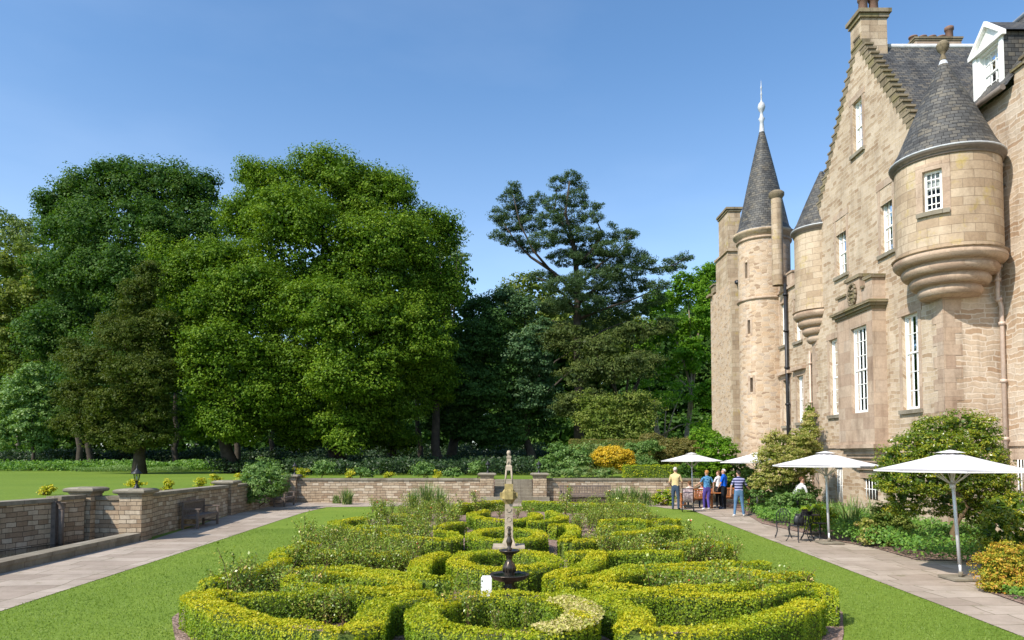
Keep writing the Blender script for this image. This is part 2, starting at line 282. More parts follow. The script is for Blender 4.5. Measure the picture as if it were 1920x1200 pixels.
# ------------------------------------------------------------ mesh builder
class B:
    def __init__(s): s.V = []; s.P = []; s.UV = []; s.MI = []; s.np = []; s.S = []
    def poly(s, pts, uv=None, mi=0, smooth=False):
        k = len(s.V); s.V += [tuple(p) for p in pts]; s.P.append(tuple(range(k, k + len(pts)))); s.MI.append(mi); s.S.append(smooth)
        if uv is None:
            a, b_, c_ = Vector(pts[0]), Vector(pts[1]), Vector(pts[2])
            n = (b_ - a).cross(c_ - a)
            if n.length < 1e-12 and len(pts) > 3: n = (c_ - a).cross(Vector(pts[3]) - a)
            n = n.normalized() if n.length > 0 else Vector((0, 0, 1))
            if abs(n.z) > 0.75: uv = [(p[0], p[1]) for p in pts]
            elif abs(n.x) > abs(n.y): uv = [(p[1], p[2]) for p in pts]
            else: uv = [(p[0], p[2]) for p in pts]
        s.UV.append(uv)
    def box(s, lo, hi, mi=0, M4=None):
        x0, y0, z0 = lo; x1, y1, z1 = hi
        c = [(x0, y0, z0), (x1, y0, z0), (x1, y1, z0), (x0, y1, z0), (x0, y0, z1), (x1, y0, z1), (x1, y1, z1), (x0, y1, z1)]
        if M4 is not None: c = [tuple(M4 @ Vector(p)) for p in c]
        for f in ((0, 3, 2, 1), (4, 5, 6, 7), (0, 1, 5, 4), (1, 2, 6, 5), (2, 3, 7, 6), (3, 0, 4, 7)): s.poly([c[i] for i in f], mi=mi)
    def tube(s, pts, rad, seg=8, mi=0, cap=True):
        pts = [Vector(p) for p in pts]
        if not hasattr(rad, '__len__'): rad = [rad] * len(pts)
        rings = []; prev = None
        for i, p in enumerate(pts):
            d = (pts[min(i + 1, len(pts) - 1)] - pts[max(i - 1, 0)]).normalized()
            if prev is None: a = d.orthogonal().normalized()
            else: a = (prev - d * prev.dot(d)); a = a.normalized() if a.length > 1e-6 else d.orthogonal().normalized()
            prev = a; bb = d.cross(a)
            rings.append([p + (a * math.cos(k * math.tau / seg) + bb * math.sin(k * math.tau / seg)) * rad[i] for k in range(seg)])
        L = 0
        for i in range(len(rings) - 1):
            dl = (pts[i + 1] - pts[i]).length
            for k in range(seg):
                k2 = (k + 1) % seg; u0 = k / seg * math.tau * rad[i]; u1 = (k + 1) / seg * math.tau * rad[i]
                s.poly([rings[i][k], rings[i][k2], rings[i + 1][k2], rings[i + 1][k]], [(u0, L), (u1, L), (u1, L + dl), (u0, L + dl)], mi, True)
            L += dl
        if cap: s.poly(rings[0][::-1], mi=mi); s.poly(rings[-1], mi=mi)
    def lathe(s, prof, c, seg=24, mi=0, a0=0, a1=math.tau):
        cx, cy, cz = c
        L = 0
        for i in range(len(prof) - 1):
            (r0, z0), (r1, z1) = prof[i], prof[i + 1]
            dl = math.hypot(r1 - r0, z1 - z0); rm = max(r0, r1)
            for k in range(seg):
                t0 = a0 + (a1 - a0) * k / seg; t1 = a0 + (a1 - a0) * (k + 1) / seg
                P = lambda r, t_, z: (cx + r * math.cos(t_), cy + r * math.sin(t_), cz + z)
                q = [P(r0, t0, z0), P(r0, t1, z0), P(r1, t1, z1), P(r1, t0, z1)]
                uv = [(t0 * rm, L), (t1 * rm, L), (t1 * rm, L + dl), (t0 * rm, L + dl)]
                if r1 < 1e-5: q.pop(); uv.pop()
                elif r0 < 1e-5: q.pop(1); uv.pop(1)
                s.poly(q, uv, mi, True)
            L += dl
    def build(s, name, mats, parent=None, M4=None):
        if not isinstance(mats, (list, tuple)): mats = [mats]
        Vs = [np.array(s.V, dtype=np.float32).reshape(-1, 3)]; off = len(s.V)
        loops = [np.fromiter((i for p in s.P for i in p), dtype=np.int32)]
        sizes = [np.array([len(p) for p in s.P], dtype=np.int32)]
        mi = [np.array(s.MI, dtype=np.int32)]; sm = [np.array(s.S, dtype=bool)]
        uv = [np.array([c for u in s.UV for c in u], dtype=np.float32).reshape(-1, 2)]; var = [np.full(len(s.P), .5, dtype=np.float32)]
        for (V_, n, k, m_, vr) in s.np:
            Vs.append(V_.astype(np.float32)); loops.append((np.arange(n * k, dtype=np.int32) + off)); off += n * k
            sizes.append(np.full(n, k, dtype=np.int32)); mi.append(np.full(n, m_, dtype=np.int32)); sm.append(np.zeros(n, dtype=bool))
            uv.append(np.zeros((n * k, 2), dtype=np.float32)); var.append(vr.astype(np.float32))
        Vs = np.concatenate(Vs); loops = np.concatenate(loops); sizes = np.concatenate(sizes)
        me = bpy.data.meshes.new(name)
        me.vertices.add(len(Vs)); me.vertices.foreach_set('co', Vs.ravel())
        me.loops.add(len(loops)); me.loops.foreach_set('vertex_index', loops)
        me.polygons.add(len(sizes)); me.polygons.foreach_set('loop_start', np.concatenate([[0], np.cumsum(sizes)[:-1]]).astype(np.int32))
        me.polygons.foreach_set('loop_total', sizes)
        me.polygons.foreach_set('material_index', np.concatenate(mi)); me.polygons.foreach_set('use_smooth', np.concatenate(sm))
        ul = me.uv_layers.new(name='UVMap'); ul.data.foreach_set('uv', np.concatenate(uv).ravel())
        a = me.attributes.new('var', 'FLOAT', 'FACE'); a.data.foreach_set('value', np.concatenate(var))
        me.update(calc_edges=True)
        if not s.np:
            import bmesh
            bm = bmesh.new(); bm.from_mesh(me); bmesh.ops.remove_doubles(bm, verts=bm.verts, dist=1e-4); bm.to_mesh(me); bm.free()
        for m_ in mats: me.materials.append(m_)
        o = bpy.data.objects.new(name, me); col.objects.link(o)
        if parent is not None: o.parent = parent
        if M4 is not None: o.matrix_world = M4
        return o
    # leaves: rhombi with given centres and facing
    def leaves(s, C, N, size, aspect=1.6, mi=0, jitter=0.6, var=None, k=4, along=None):
        n = len(C)
        if n == 0: return
        N = N + rng.normal(0, jitter, (n, 3)); N /= np.linalg.norm(N, axis=1)[:, None] + 1e-9
        A = rng.normal(0, 1, (n, 3)) if along is None else along + rng.normal(0, .25, (n, 3))
        A -= N * (A * N).sum(1)[:, None]; A /= np.linalg.norm(A, axis=1)[:, None] + 1e-9
        Bv = np.cross(N, A)
        sz = (size * rng.uniform(.65, 1.3, n))[:, None]
        a = A * sz * .5; b_ = Bv * sz * .5 / aspect
        V_ = np.stack([C - a, C + b_ - a * .1, C + a, C - b_ - a * .1], 1).reshape(-1, 3)
        if var is None: var = rng.beta(2.2, 2.2, n)
        s.np.append((V_, n, 4, mi, np.clip(var, 0, 1)))

def tag(o, label=None, cat=None, group=None, kind=None):
    if label: o['label'] = label
    if cat: o['category'] = cat
    if group: o['group'] = group
    if kind: o['kind'] = kind
    return o
def empty(name, loc, label, cat, group=None, rz=0):
    o = bpy.data.objects.new(name, None); col.objects.link(o); o.location = loc; o.rotation_euler = (0, 0, rz)
    o.empty_display_size = .3
    return tag(o, label, cat, group)
def dup(root, loc, rz, label, group=None):
    r = root.copy(); col.objects.link(r); r.location = loc; r.rotation_euler = (0, 0, rz); r['label'] = label
    if group: r['group'] = group
    for ch in list(root.children):
        c = ch.copy(); col.objects.link(c); c.parent = r
        for g_ in list(ch.children):
            d = g_.copy(); col.objects.link(d); d.parent = c
    return r

# ------------------------------------------------------------ ground
def sheet(name, pts, z, mat, label=None, sub=None):
    b_ = B(); b_.poly([(p[0], p[1], z) for p in pts]); o = b_.build(name, mat); return tag(o, label, None, None, 'structure')
LW = [(-14.2, -12), (-14.0, 14.0), (-12.95, 17.7), (-12.35, 19.6), (-12.05, 20.75)]          # recess wall line
YW = 37.1
gl_ = sheet('lawn', [(-60, -60), (700, -60), (700, YW), (-60, YW)], 0.0, M['lawn'])
UZ = 1.12
b_ = B()
ul = [(-700, -60), (-14.6, -60), (-14.4, 14.0), (-13.3, 17.9), (-12.6, 21.2), (-11.3, 21.3), (-11.95, 29.3), (-11.9, YW + .3), (-1.55, YW + .3), (-1.55, YW + 2.2), (1.75, YW + 2.2), (1.75, YW + .3), (40, YW + .3), (700, YW + .3), (700, 900), (-700, 900)]
b_.poly([(x, y, UZ) for x, y in ul]); tag(b_.build('upper_lawn', M['upper']), kind='structure')
# side of the upper terrace behind the walls
b_ = B()
for (x0, y0), (x1, y1) in zip(ul[1:13], ul[2:14]): b_.poly([(x0, y0, -.1), (x1, y1, -.1), (x1, y1, UZ), (x0, y0, UZ)])
tag(b_.build('terrace_bank', M['soil']), kind='structure')

def P0(*l): return [tuple(onz(x, y).xy) for x, y in l]
leftlawn = P0((0, 1147), (100, 1114), (200, 1082), (320, 1043), (430, 1007), (517, 978), (570, 961), (612, 951))
lp = [(-10.2, -5), (-9.3, 4)] + leftlawn
path = [(-14.2, -5)] + LW[1:] + [(-12.05, 20.9), (-10.4, 20.9), (-11.5, 29.5), (-11.45, YW)] + [(11.0, YW)] + [(10.6, 34.3), (-6.5, 34.3)] + lp[::-1]
sheet('left_path', path, 0.008, M['flag'])
rl = P0((1245, 953), (1297, 957), (1350, 977), (1410, 1000), (1505, 1036), (1600, 1073), (1760, 1134), (1920, 1196))
rpath = rl[::-1] + [tuple(onz(1225, 949).xy), (6.0, 35.1), (6.0, YW), (13.9, YW), (13.9, -5), (6.0, -5), (6.3, 4)]
sheet('right_path', rpath, 0.012, M['flag'])
bed = [(13.9, 37.0), (10.4, 37.0)] + P0((1395, 963), (1429, 983), (1500, 999), (1570, 1016), (1637, 1028), (1717, 1051), (1838, 1055), (1852, 1112), (1920, 1136)) + [(10.5, 8.0), (14.7, 8.0)]
sheet('flower_bed', bed, 0.03, M['soil'])
# parterre soil bed
bedp = P0((350, 1290), (325, 1185), (322, 1160), (345, 1142), (385, 1118), (430, 1098), (500, 1075), (540, 1050), (600, 1020), (650, 990), (720, 966), (800, 957), (950, 953), (1100, 955), (1215, 965), (1262, 992), (1285, 1015), (1350, 1045), (1440, 1078), (1530, 1105), (1580, 1150), (1582, 1190), (1560, 1290))
sheet('parterre_soil', bedp, 0.016, M['soil'])
def blades(name, poly, n, y1, label, zb, mat):
    poly = [Vector(p) for p in poly]; X = rng.uniform(-11, 11, n * 2); Y = 6.5 * (y1 / 6.5) ** rng.random(n * 2); ins = np.zeros(n * 2, bool); j = len(poly) - 1
    for i in range(len(poly)):
        a, c_ = poly[i], poly[j]; ins ^= ((a.y > Y) != (c_.y > Y)) & (X < (c_.x - a.x) * (Y - a.y) / (c_.y - a.y + 1e-9) + a.x); j = i
    X = X[ins][:n]; Y = Y[ins][:n]; m_ = len(X); h = rng.uniform(.02, .045, m_) * (.8 + Y / 30)
    N = rng.normal(0, 1, (m_, 3)) * [1, 1, .3] + [0, -.5, .5]; al = np.tile([0., 0., 1.], (m_, 1)) + rng.normal(0, .35, (m_, 3))
    tone = .5 + .25 * np.sin(X * 1.9 + Y) * np.sin(Y * 1.3 - X * .7)
    b_ = B(); b_.leaves(np.stack([X, Y, zb + h * .3], 1), N, .038, 4, 0, .3, tone * .6 + .4 * rng.random(m_), along=al)
    tag(b_.build(name, M[mat]), label, 'grass', None, 'stuff')
M['turf'] = mat_leaf('turf_blade', stops((.11, .18, .026), (.16, .24, .036), (.215, .295, .046), (.27, .33, .08)), .4)
blades('grass', [tuple(p) for p in lp] + [tuple(onz(500, 1090).xy), tuple(onz(330, 1150).xy), tuple(onz(325, 1250).xy), (-3.4, 6)], 130000, 24, 'short mown grass blades on the left lawn strip', 0.0, 'turf')
blades('grass', [(6.3, 5)] + [tuple(p) for p in rl[::-1]] + [tuple(onz(1330, 1030).xy), tuple(onz(1560, 1110).xy), tuple(onz(1580, 1180).xy), (3.4, 6)], 130000, 24, 'short mown grass blades on the right lawn strip', 0.0, 'turf')
# sunk pool
wy = onz(0, 1076).xy
b_ = B(); b_.poly([(-14.1, -5, .06), (-10.82, -5, .06), (-10.82, 20.5, .06), (-12.1, 20.5, .06), (-12.95, 17.7, .06), (-14.0, 14, .06)])
tag(b_.build('pool_water', M['water']), kind='structure')

# ------------------------------------------------------------ boxwood parterre
def smooth_line(pts, step=0.12, closed=False):
    P = [Vector(p) for p in pts]; out = []
    n = len(P); rngi = range(n if closed else n - 1)
    for i in rngi:
        p0 = P[(i - 1) % n] if closed or i > 0 else P[i]; p1 = P[i]; p2 = P[(i + 1) % n]
        p3 = P[(i + 2) % n] if closed or i + 2 < n else P[(i + 1) % n]
        m_ = max(1, int((p2 - p1).length / step))
        for k in range(m_):
            t_ = k / m_
            out.append(0.5 * ((2 * p1) + (-p0 + p2) * t_ + (2 * p0 - 5 * p1 + 4 * p2 - p3) * t_ * t_ + (-p0 + 3 * p1 - 3 * p2 + p3) * t_ ** 3))
    if not closed: out.append(P[-1])
    return out
hedge_lines = []
def hedge(px, w=.42, z=.48, closed=False, label='', mat='box', dens=1.0, name='box_hedge', group='clipped box hedges of the parterre', world=None):
    pts = world if world else [onz(x, y, z).xy for x, y in px]
    w *= .86
    L = smooth_line(pts, .14, closed)
    n = len(L)
    if closed: T = [(L[(i + 1) % n] - L[i - 1]).normalized() for i in range(n)]
    else: T = [(L[min(i + 1, n - 1)] - L[max(i - 1, 0)]).normalized() for i in range(n)]
    Nn = [Vector((-t_.y, t_.x)) for t_ in T]
    hedge_lines.append((L, w))
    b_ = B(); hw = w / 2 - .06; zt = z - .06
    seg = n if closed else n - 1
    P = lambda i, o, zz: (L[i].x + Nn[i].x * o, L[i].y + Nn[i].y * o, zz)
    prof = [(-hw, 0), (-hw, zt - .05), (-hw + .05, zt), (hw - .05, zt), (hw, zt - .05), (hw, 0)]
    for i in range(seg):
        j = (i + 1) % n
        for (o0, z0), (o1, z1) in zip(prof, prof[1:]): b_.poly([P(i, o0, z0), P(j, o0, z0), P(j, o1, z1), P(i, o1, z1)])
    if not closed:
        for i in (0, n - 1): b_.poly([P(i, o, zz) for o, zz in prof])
    La = np.array([(p.x, p.y) for p in L]); Na = np.array([(p.x, p.y) for p in Nn]); Ta = np.array([(p.x, p.y) for p in T])
    length = n * .14
    dist = max(6.0, float(La[:, 1].mean()))
    size = 0.020 + 0.0013 * dist
    per = 2 * z + w
    cnt = int(length * per / (size * size) * 3.1 * dens)
    idx = rng.integers(0, seg, cnt); fr = rng.random(cnt)[:, None]
    jn = (idx + 1) % n
    base = La[idx] * (1 - fr) + La[jn] * fr; nn = Na[idx]
    u = rng.random(cnt) * per
    hwf = w / 2
    low = u < z; top = (u >= z) & (u < z + w)
    o = np.where(low, -hwf, np.where(top, u - z - hwf, hwf)); zz = np.where(low, u, np.where(top, z, per - u))
    # lumpy surface
    lump = .018 * np.sin(base[:, 0] * 9 + base[:, 1] * 5) + .02 * np.sin(base[:, 0] * 4.1 - base[:, 1] * 7.3 + o * 9)
    wav = .022 * np.sin(base[:, 0] * 2.3 + base[:, 1] * 1.9 + len(hedge_lines))
    o2 = o + np.sign(o) * np.where(top, 0, lump) + rng.normal(0, .008, cnt); z2 = zz + np.where(top, lump * .6 + wav, 0) + rng.normal(0, .009, cnt)
    # round the top edge
    e = np.clip((np.abs(o) - (hwf - .06)) / .06, 0, 1); z2 = z2 - np.where(top, e * .04, 0)
    C = np.stack([base[:, 0] + nn[:, 0] * o2, base[:, 1] + nn[:, 1] * o2, np.maximum(z2, .01)], 1)
    Nr = np.stack([nn[:, 0] * np.where(top, 0, np.sign(o)), nn[:, 1] * np.where(top, 0, np.sign(o)), np.where(top, 1.0, .35)], 1)
    # new growth at the top is yellower, old wood low down greener
    v = rng.beta(2, 2, cnt) * .5 + .5 * np.clip((zz / z - .55) / .45, 0, 1) ** 1.5 + .1 * np.sin(base[:, 0] * 1.7 + base[:, 1] * 2.1)
    b_.leaves(C, Nr, size, 1.35, 1, .6, v)
    if not closed:
        for i, sg in ((0, -1), (n - 1, 1)):
            m_ = int(w * z / (size * size) * 3.4)
            oo = rng.uniform(-hwf, hwf, m_); zz = rng.uniform(0, z, m_)
            C = np.stack([L[i].x + Nn[i].x * oo + T[i].x * sg * .03, L[i].y + Nn[i].y * oo + T[i].y * sg * .03, zz], 1)
            b_.leaves(C, np.tile([T[i].x * sg, T[i].y * sg, .35], (m_, 1)), size, 1.35, 1, .7, rng.beta(2, 2, m_) * .6 + .4 * zz / z)
    o_ = b_.build(name, [M['core'], M[mat]]); tag(o_, label, 'hedge', group)
    return o_

def ell(cx, cy, rx, ry, n=14, a0=0, a1=360):
    full = abs(a1 - a0) >= 360
    k = n if full else n + 1
    return [(cx + rx * math.cos(R(a0 + (a1 - a0) * i / n)), cy + ry * math.sin(R(a0 + (a1 - a0) * i / n))) for i in range(k)]
def ring_world(cx, top, rx, bot, z=.48, n=16):
    pb = onz(cx, top, z); pf = onz(cx, bot, z); c = (pb.xy + pf.xy) / 2; ry = (pb.y - pf.y) / 2
    rxm = rx * c.y / F
    return [Vector((c.x + rxm * math.cos(math.tau * i / n), c.y + ry * math.sin(math.tau * i / n))) for i in range(n)]
hedge(None, .50, .48, True, 'nearest round box hedge in front of the fountain, at the bottom of the picture', world=ring_world(944, 1112, 149, 1186))
hedge(None, .42, .48, True, 'round box hedge ringed close behind the black iron fountain', world=ring_world(947, 1031, 88, 1066))
hedge(None, .42, .46, True, 'round box hedge standing just behind the stone sundial base', world=ring_world(950, 989, 63, 1010))
HL = [
 ([(800, 1112), (764, 1119), (720, 1127), (699, 1140), (697, 1156), (676, 1172), (640, 1181), (606, 1178), (552, 1172), (499, 1164), (446, 1151), (395, 1131), (366, 1114), (385, 1112), (425, 1116)], .46, 'wide curved box hedge closing the front left corner of the parterre'),
 ([(446, 1114), (517, 1110), (606, 1106), (650, 1105), (702, 1112), (760, 1108), (812, 1107)], .30, 'long thin box hedge along the back of the front left rose bed'),
 ([(590, 1073), (640, 1070), (693, 1075), (746, 1084), (776, 1093), (746, 1098), (693, 1102), (640, 1100), (580, 1099), (545, 1090), (552, 1079)], .28, 'leaf-shaped closed box hedge inside the front left quarter'),
 ([(544, 1066), (600, 1061), (650, 1062), (693, 1067), (764, 1076), (805, 1082), (843, 1081)], .30, 'thin box hedge running behind the left leaf-shaped hedge'),
 ([(784, 1070), (788, 1054), (802, 1043), (838, 1037)], .42, 'short curved box hedge left of the round fountain hedge'),
 ([(764, 1036), (700, 1036), (640, 1034), (590, 1033)], .34, 'straight box hedge among roses behind the left curved hedge'),
 ([(388, 1090), (425, 1079), (465, 1067), (505, 1056), (535, 1047)], .36, 'box hedge stepping back along the left lawn edge'),
 ([(522, 1042), (530, 1031), (556, 1022), (588, 1016)], .42, 'thick box hedge end on the left lawn edge, half way back'),
 ([(819, 995), (846, 997), (850, 1008), (800, 1009), (762, 1004), (706, 997), (669, 992), (640, 983), (624, 977)], .38, 'long box hedge with squared end left of the sundial'),
 ([(628, 977), (655, 973), (690, 971)], .34, 'small box hedge tip at the far left of the parterre'),
 ([(672, 985), (710, 986), (753, 988)], .32, 'short box hedge under the far left standard rose'),
 ([(734, 965), (762, 965), (790, 968)], .34, 'small box hedge in the back left of the parterre'),
 ([(822, 986), (842, 982), (865, 978)], .36, 'short box hedge left behind the ring behind the sundial'),
 ([(912, 958), (884, 962), (903, 971), (943, 975), (983, 972), (1008, 966), (1000, 961)], .40, 'open curled box hedge far behind the sundial'),
 ([(1030, 959), (1056, 968), (1027, 975), (990, 976)], .40, 'curved box hedge tail right of the far curled hedge'),
 ([(858, 946), (905, 941), (943, 939)], .45, 'box hedge at the back of the parterre left of the sundial'),
 ([(983, 939), (1050, 942), (1120, 944)], .40, 'box hedge at the back of the parterre in front of the far bench'),
 ([(1124, 944), (1171, 944), (1205, 946)], .36, 'last box hedge at the back right of the parterre'),
 ([(1152, 961), (1185, 960), (1218, 962)], .36, 'box hedge behind roses at the far right of the parterre'),
 ([(1036, 984), (1065, 982), (1076, 992), (1064, 1006), (1062, 1013), (1106, 1010), (1152, 1002), (1209, 993), (1246, 989), (1272, 986)], .40, 'long box hedge with curled end right of the sundial'),
 ([(1231, 975), (1252, 972), (1272, 973)], .40, 'squared box hedge tip by the right lawn below the stroller'),
 ([(1124, 974), (1175, 973), (1215, 976)], .30, 'thin box hedge among roses right of the sundial'),
 ([(1124, 988), (1156, 987), (1190, 987)], .30, 'short thin box hedge between the right back roses'),
 ([(1070, 1036), (1117, 1034), (1112, 1048), (1085, 1064), (1048, 1075), (1040, 1084)], .44, 'curved thick box hedge right of the round fountain hedge'),
 ([(1126, 1034), (1180, 1033), (1230, 1033), (1278, 1035)], .34, 'straight box hedge running right from the thick curved hedge'),
 ([(1209, 1022), (1284, 1016), (1321, 1012), (1361, 1022)], .36, 'box hedge bulging onto the right lawn, half way back'),
 ([(1052, 1086), (1082, 1083), (1135, 1074), (1170, 1063), (1241, 1057), (1329, 1054), (1399, 1055), (1435, 1053)], .30, 'thin box hedge behind the right leaf-shaped hedge'),
 ([(1118, 1093), (1150, 1078), (1206, 1067), (1276, 1064), (1329, 1066), (1399, 1069), (1440, 1075)], .32, 'upper side of the leaf-shaped hedge in the front right quarter'),
 ([(1135, 1095), (1188, 1100), (1232, 1104), (1276, 1101), (1364, 1097), (1417, 1088), (1470, 1078), (1512, 1071)], .32, 'lower side of the leaf-shaped hedge in the front right quarter'),
 ([(1050, 1105), (1090, 1110), (1135, 1119), (1182, 1136), (1196, 1156), (1180, 1176), (1240, 1182), (1311, 1178), (1382, 1166), (1452, 1152), (1497, 1136), (1523, 1122)], .46, 'wide curved box hedge closing the front right corner of the parterre'),
 ([(1142, 1117), (1188, 1113), (1227, 1110), (1300, 1112), (1417, 1112), (1444, 1106), (1500, 1098), (1546, 1100), (1552, 1112)], .34, 'box hedge along the back of the front right rose bed'),
]
for pts, w_, lb in HL: hedge(pts, w_, .48 if pts[0][1] > 1020 else .44, False, lb)

# scorched clippings on the near ring's right shoulder
b_ = B(); c0 = onz(1085, 1145, .5)
th = rng.uniform(-1.15, .75, 9000); rr = rng.normal(0, .17, 9000)
pb = onz(944, 1112, .48); pf = onz(944, 1186, .48); cc = (pb.xy + pf.xy) / 2; ry = (pb.y - pf.y) / 2; rx = 149 * cc.y / F
C = np.stack([cc.x + (rx + rr) * np.cos(th), cc.y + (ry + rr) * np.sin(th), .50 + rng.normal(0, .01, 9000) - .12 * np.clip(np.abs(rr) - .15, 0, 1)], 1)
keep = (np.abs(rr) < .25) & (rng.random(9000) < .55)
b_.leaves(C[keep], np.tile([0, 0, 1.0], (keep.sum(), 1)), .04, 1.4, 0, .8)
tag(b_.build('hedge_clippings', M['boxbrown']), 'pale scorched leaf tips on the right shoulder of the nearest round hedge', 'leaves', None, 'stuff')

# ------------------------------------------------------------ roses
def rose_mesh(h, spread, nstem, seed, leaf=.05, bloom='roseflower', nb=0):
    r_ = np.random.default_rng(seed); b_ = B(); tips = []
    for i in range(nstem):
        a = r_.uniform(0, math.tau); d = spread * r_.uniform(.2, 1)
        p = [Vector((r_.normal(0, .03), r_.normal(0, .03), 0))]
        hh = h * r_.uniform(.6, 1.05)
        for k in range(1, 5):
            f = k / 4; p.append(Vector((math.cos(a) * d * f ** 1.3 + r_.normal(0, .03), math.sin(a) * d * f ** 1.3 + r_.normal(0, .03), hh * f)))
        b_.tube(p, [.012, .010, .008, .006, .004], 5); tips.append(p)
    C = []; Nn = []
    for p in tips:
        m_ = int(64 * h / .8)
        for q in range(m_):
            f = r_.beta(2.4, 1.2) * 3.99; k = int(f); x = p[k].lerp(p[k + 1], f - k)
            off = r_.normal(0, .07, 3); C.append(np.array(x) + off); Nn.append((off[0] * 4, off[1] * 4, .6))
    b_.leaves(np.array(C), np.array(Nn), leaf, 1.5, 1, .6, r_.beta(2, 2.3, len(C)))
    for p in tips[:nb]:
        for q in range(14):
            off = r_.normal(0, .018, 3); b_.leaves(np.array([np.array(p[-1]) + off * .8]), np.array([off * 20]), .03, 1.1, 2, .4)
    o = b_.build('rose_bush', [M['stem'], M['rose'], M[bloom]]); me = o.data; bpy.data.objects.remove(o); return me
RM = [rose_mesh(.66, .30, 8, 1, .045, 'roseflower', 1), rose_mesh(.75, .34, 9, 2, .05), rose_mesh(.62, .38, 10, 3, .05, 'rosered', 1), rose_mesh(.85, .30, 7, 4, .055), rose_mesh(1.15, .22, 4, 5, .05, 'roseflower', 1), rose_mesh(.60, .40, 11, 6, .045)]
TALL = rose_mesh(1.25, .32, 6, 9, .06, 'rosered', 1)
rose_group = 'rose bushes planted inside the box hedges'
def rose(px, py, kind, s=1.0, label=None, grp=rose_group):
    p = onz(px, py, 0.0)
    o = bpy.data.objects.new('rose_bush', kind); col.objects.link(o); o.location = (p.x, p.y, .01)
    o.rotation_euler = (0, 0, random.uniform(0, 6.28)); o.scale = (s, s, s * random.uniform(.9, 1.1))
    tag(o, label or 'leafy green rose bush growing between box hedges of the parterre', 'rose', grp)
ORD = ['first', 'second', 'third', 'fourth', 'fifth', 'sixth', 'seventh', 'eighth', 'ninth', 'tenth', 'eleventh', 'twelfth', 'thirteenth', 'fourteenth']
def rose_row(x0, y0, x1, y1, n, kinds, jit=6, s=1.0, label=None, ground=0):
    n = max(3, int(n * .95)); s *= .92
    for i in range(n):
        f = (i + .5) / n
        rose(x0 + (x1 - x0) * f + random.uniform(-jit, jit), y0 + (y1 - y0) * f + random.uniform(-jit, jit) * .25, random.choice(kinds), s * random.uniform(.8, 1.15), ORD[i] + ' from the left: ' + label)
mix = RM[:4] + [RM[5]]
# (pixel positions of their feet on the soil)
rose_row(440, 1158, 660, 1178, 9, mix, 8, .95, 'leafy rose bush in the front left bed by the curved hedge')
rose_row(410, 1140, 600, 1135, 7, mix, 8, 1.0, 'leafy rose bush behind the front left rose bed row')
rose_row(400, 1122, 540, 1106, 6, RM, 6, 1.0, 'rose bush by the left lawn edge of the parterre')
rose_row(560, 1115, 760, 1118, 8, mix, 5, .75, 'low rose bush inside the left leaf-shaped hedge')
rose_row(540, 1080, 780, 1084, 13, mix, 6, .95, 'rose bush in the left row before the fountain ring')
rose_row(560, 1062, 780, 1066, 11, mix, 6, 1.0, 'rose bush in the dense left rose row half way back')
rose_row(600, 1048, 790, 1050, 11, mix, 6, .95, 'rose bush in the left middle of the parterre')
rose_row(600, 1030, 800, 1034, 11, mix, 6, 1.0, 'rose bush left of the sundial in the third row')
rose_row(560, 1040, 640, 1018, 5, mix, 6, 1.0, 'rose bush close to the left lawn, third row')
rose_row(690, 1008, 830, 1012, 9, mix, 5, 1.0, 'rose bush in the back left of the parterre')
rose_row(700, 992, 860, 996, 11, mix, 5, 1.05, 'rose bush further back on the left')
rose_row(740, 974, 860, 980, 9, mix, 5, 1.05, 'rose bush near the far left wall path')
rose_row(1220, 1152, 1480, 1150, 9, mix, 8, .95, 'leafy rose bush in the front right bed by the curved hedge')
rose_row(1260, 1140, 1520, 1130, 10, mix, 8, 1.0, 'rose bush behind the front right rose bed row')
rose_row(1190, 1118, 1440, 1114, 10, mix, 6, .75, 'low rose bush inside the right leaf-shaped hedge')
rose_row(1150, 1066, 1380, 1062, 13, mix, 6, .95, 'rose bush in the right row before the fountain ring')
rose_row(1110, 1050, 1360, 1044, 10, mix, 6, .9, 'rose bush in the right middle of the parterre')
rose_row(1090, 1028, 1280, 1012, 10, mix, 5, .9, 'rose bush below the long right hedge')
rose_row(1080, 1000, 1240, 992, 11, mix, 5, 1.0, 'rose bush right of the sundial')
rose_row(1080, 982, 1220, 984, 10, mix, 5, 1.0, 'rose bush in the back right of the parterre')
rose_row(1070, 968, 1210, 972, 10, mix, 5, 1.0, 'rose bush in front of the far bench')
rose_row(1080, 958, 1200, 960, 9, mix, 5, 1.0, 'rose bush just before the back hedges')
rose_row(690, 962, 850, 966, 10, mix, 5, 1.05, 'rose bush before the grassy clumps at the back left')
rose_row(1060, 992, 1180, 986, 8, mix, 5, .95, 'rose bush inside the curl right of the sundial')
rose_row(905, 970, 1000, 972, 6, mix, 4, .9, 'rose bush far behind the sundial')
rose_row(885, 1090, 1010, 1092, 6, mix, 5, .62, 'low rose bush inside the ring around the fountain')
rose_row(915, 1020, 990, 1022, 4, mix, 4, .62, 'low rose bush inside the ring behind the sundial')
rose_row(1190, 992, 1270, 1010, 4, mix, 4, .8, 'rose bush at the shaded end of the long right hedge')
rose_row(1290, 1052, 1390, 1062, 5, [RM[4], TALL], 5, .85, 'tall thin rose standing up against the right lawn')
rose(432, 1150, RM[4], 1.0, 'tall thin rose standing up at the left lawn edge'); rose(700, 1012, TALL, 1.0, 'tall standard rose at the back left of the parterre'); rose(722, 1002, TALL, .95, 'second tall rose at the back left of the parterre')
rose(843, 1190, RM[4], .78, 'tall rose on bare stems inside the left of the nearest ring'); rose(878, 1197, RM[4], .74, 'tall rose on bare stems right of the first inside the nearest ring'); rose(930, 1200, RM[4], .5, 'thin rose in front of the fountain'); rose(985, 1190, RM[4], .45, 'small rose by the fountain foot')
rose(860, 985, TALL, .8, 'upright dark rose left of the sundial'); rose(897, 972, TALL, 1.0, 'upright rose before the left gate pier')
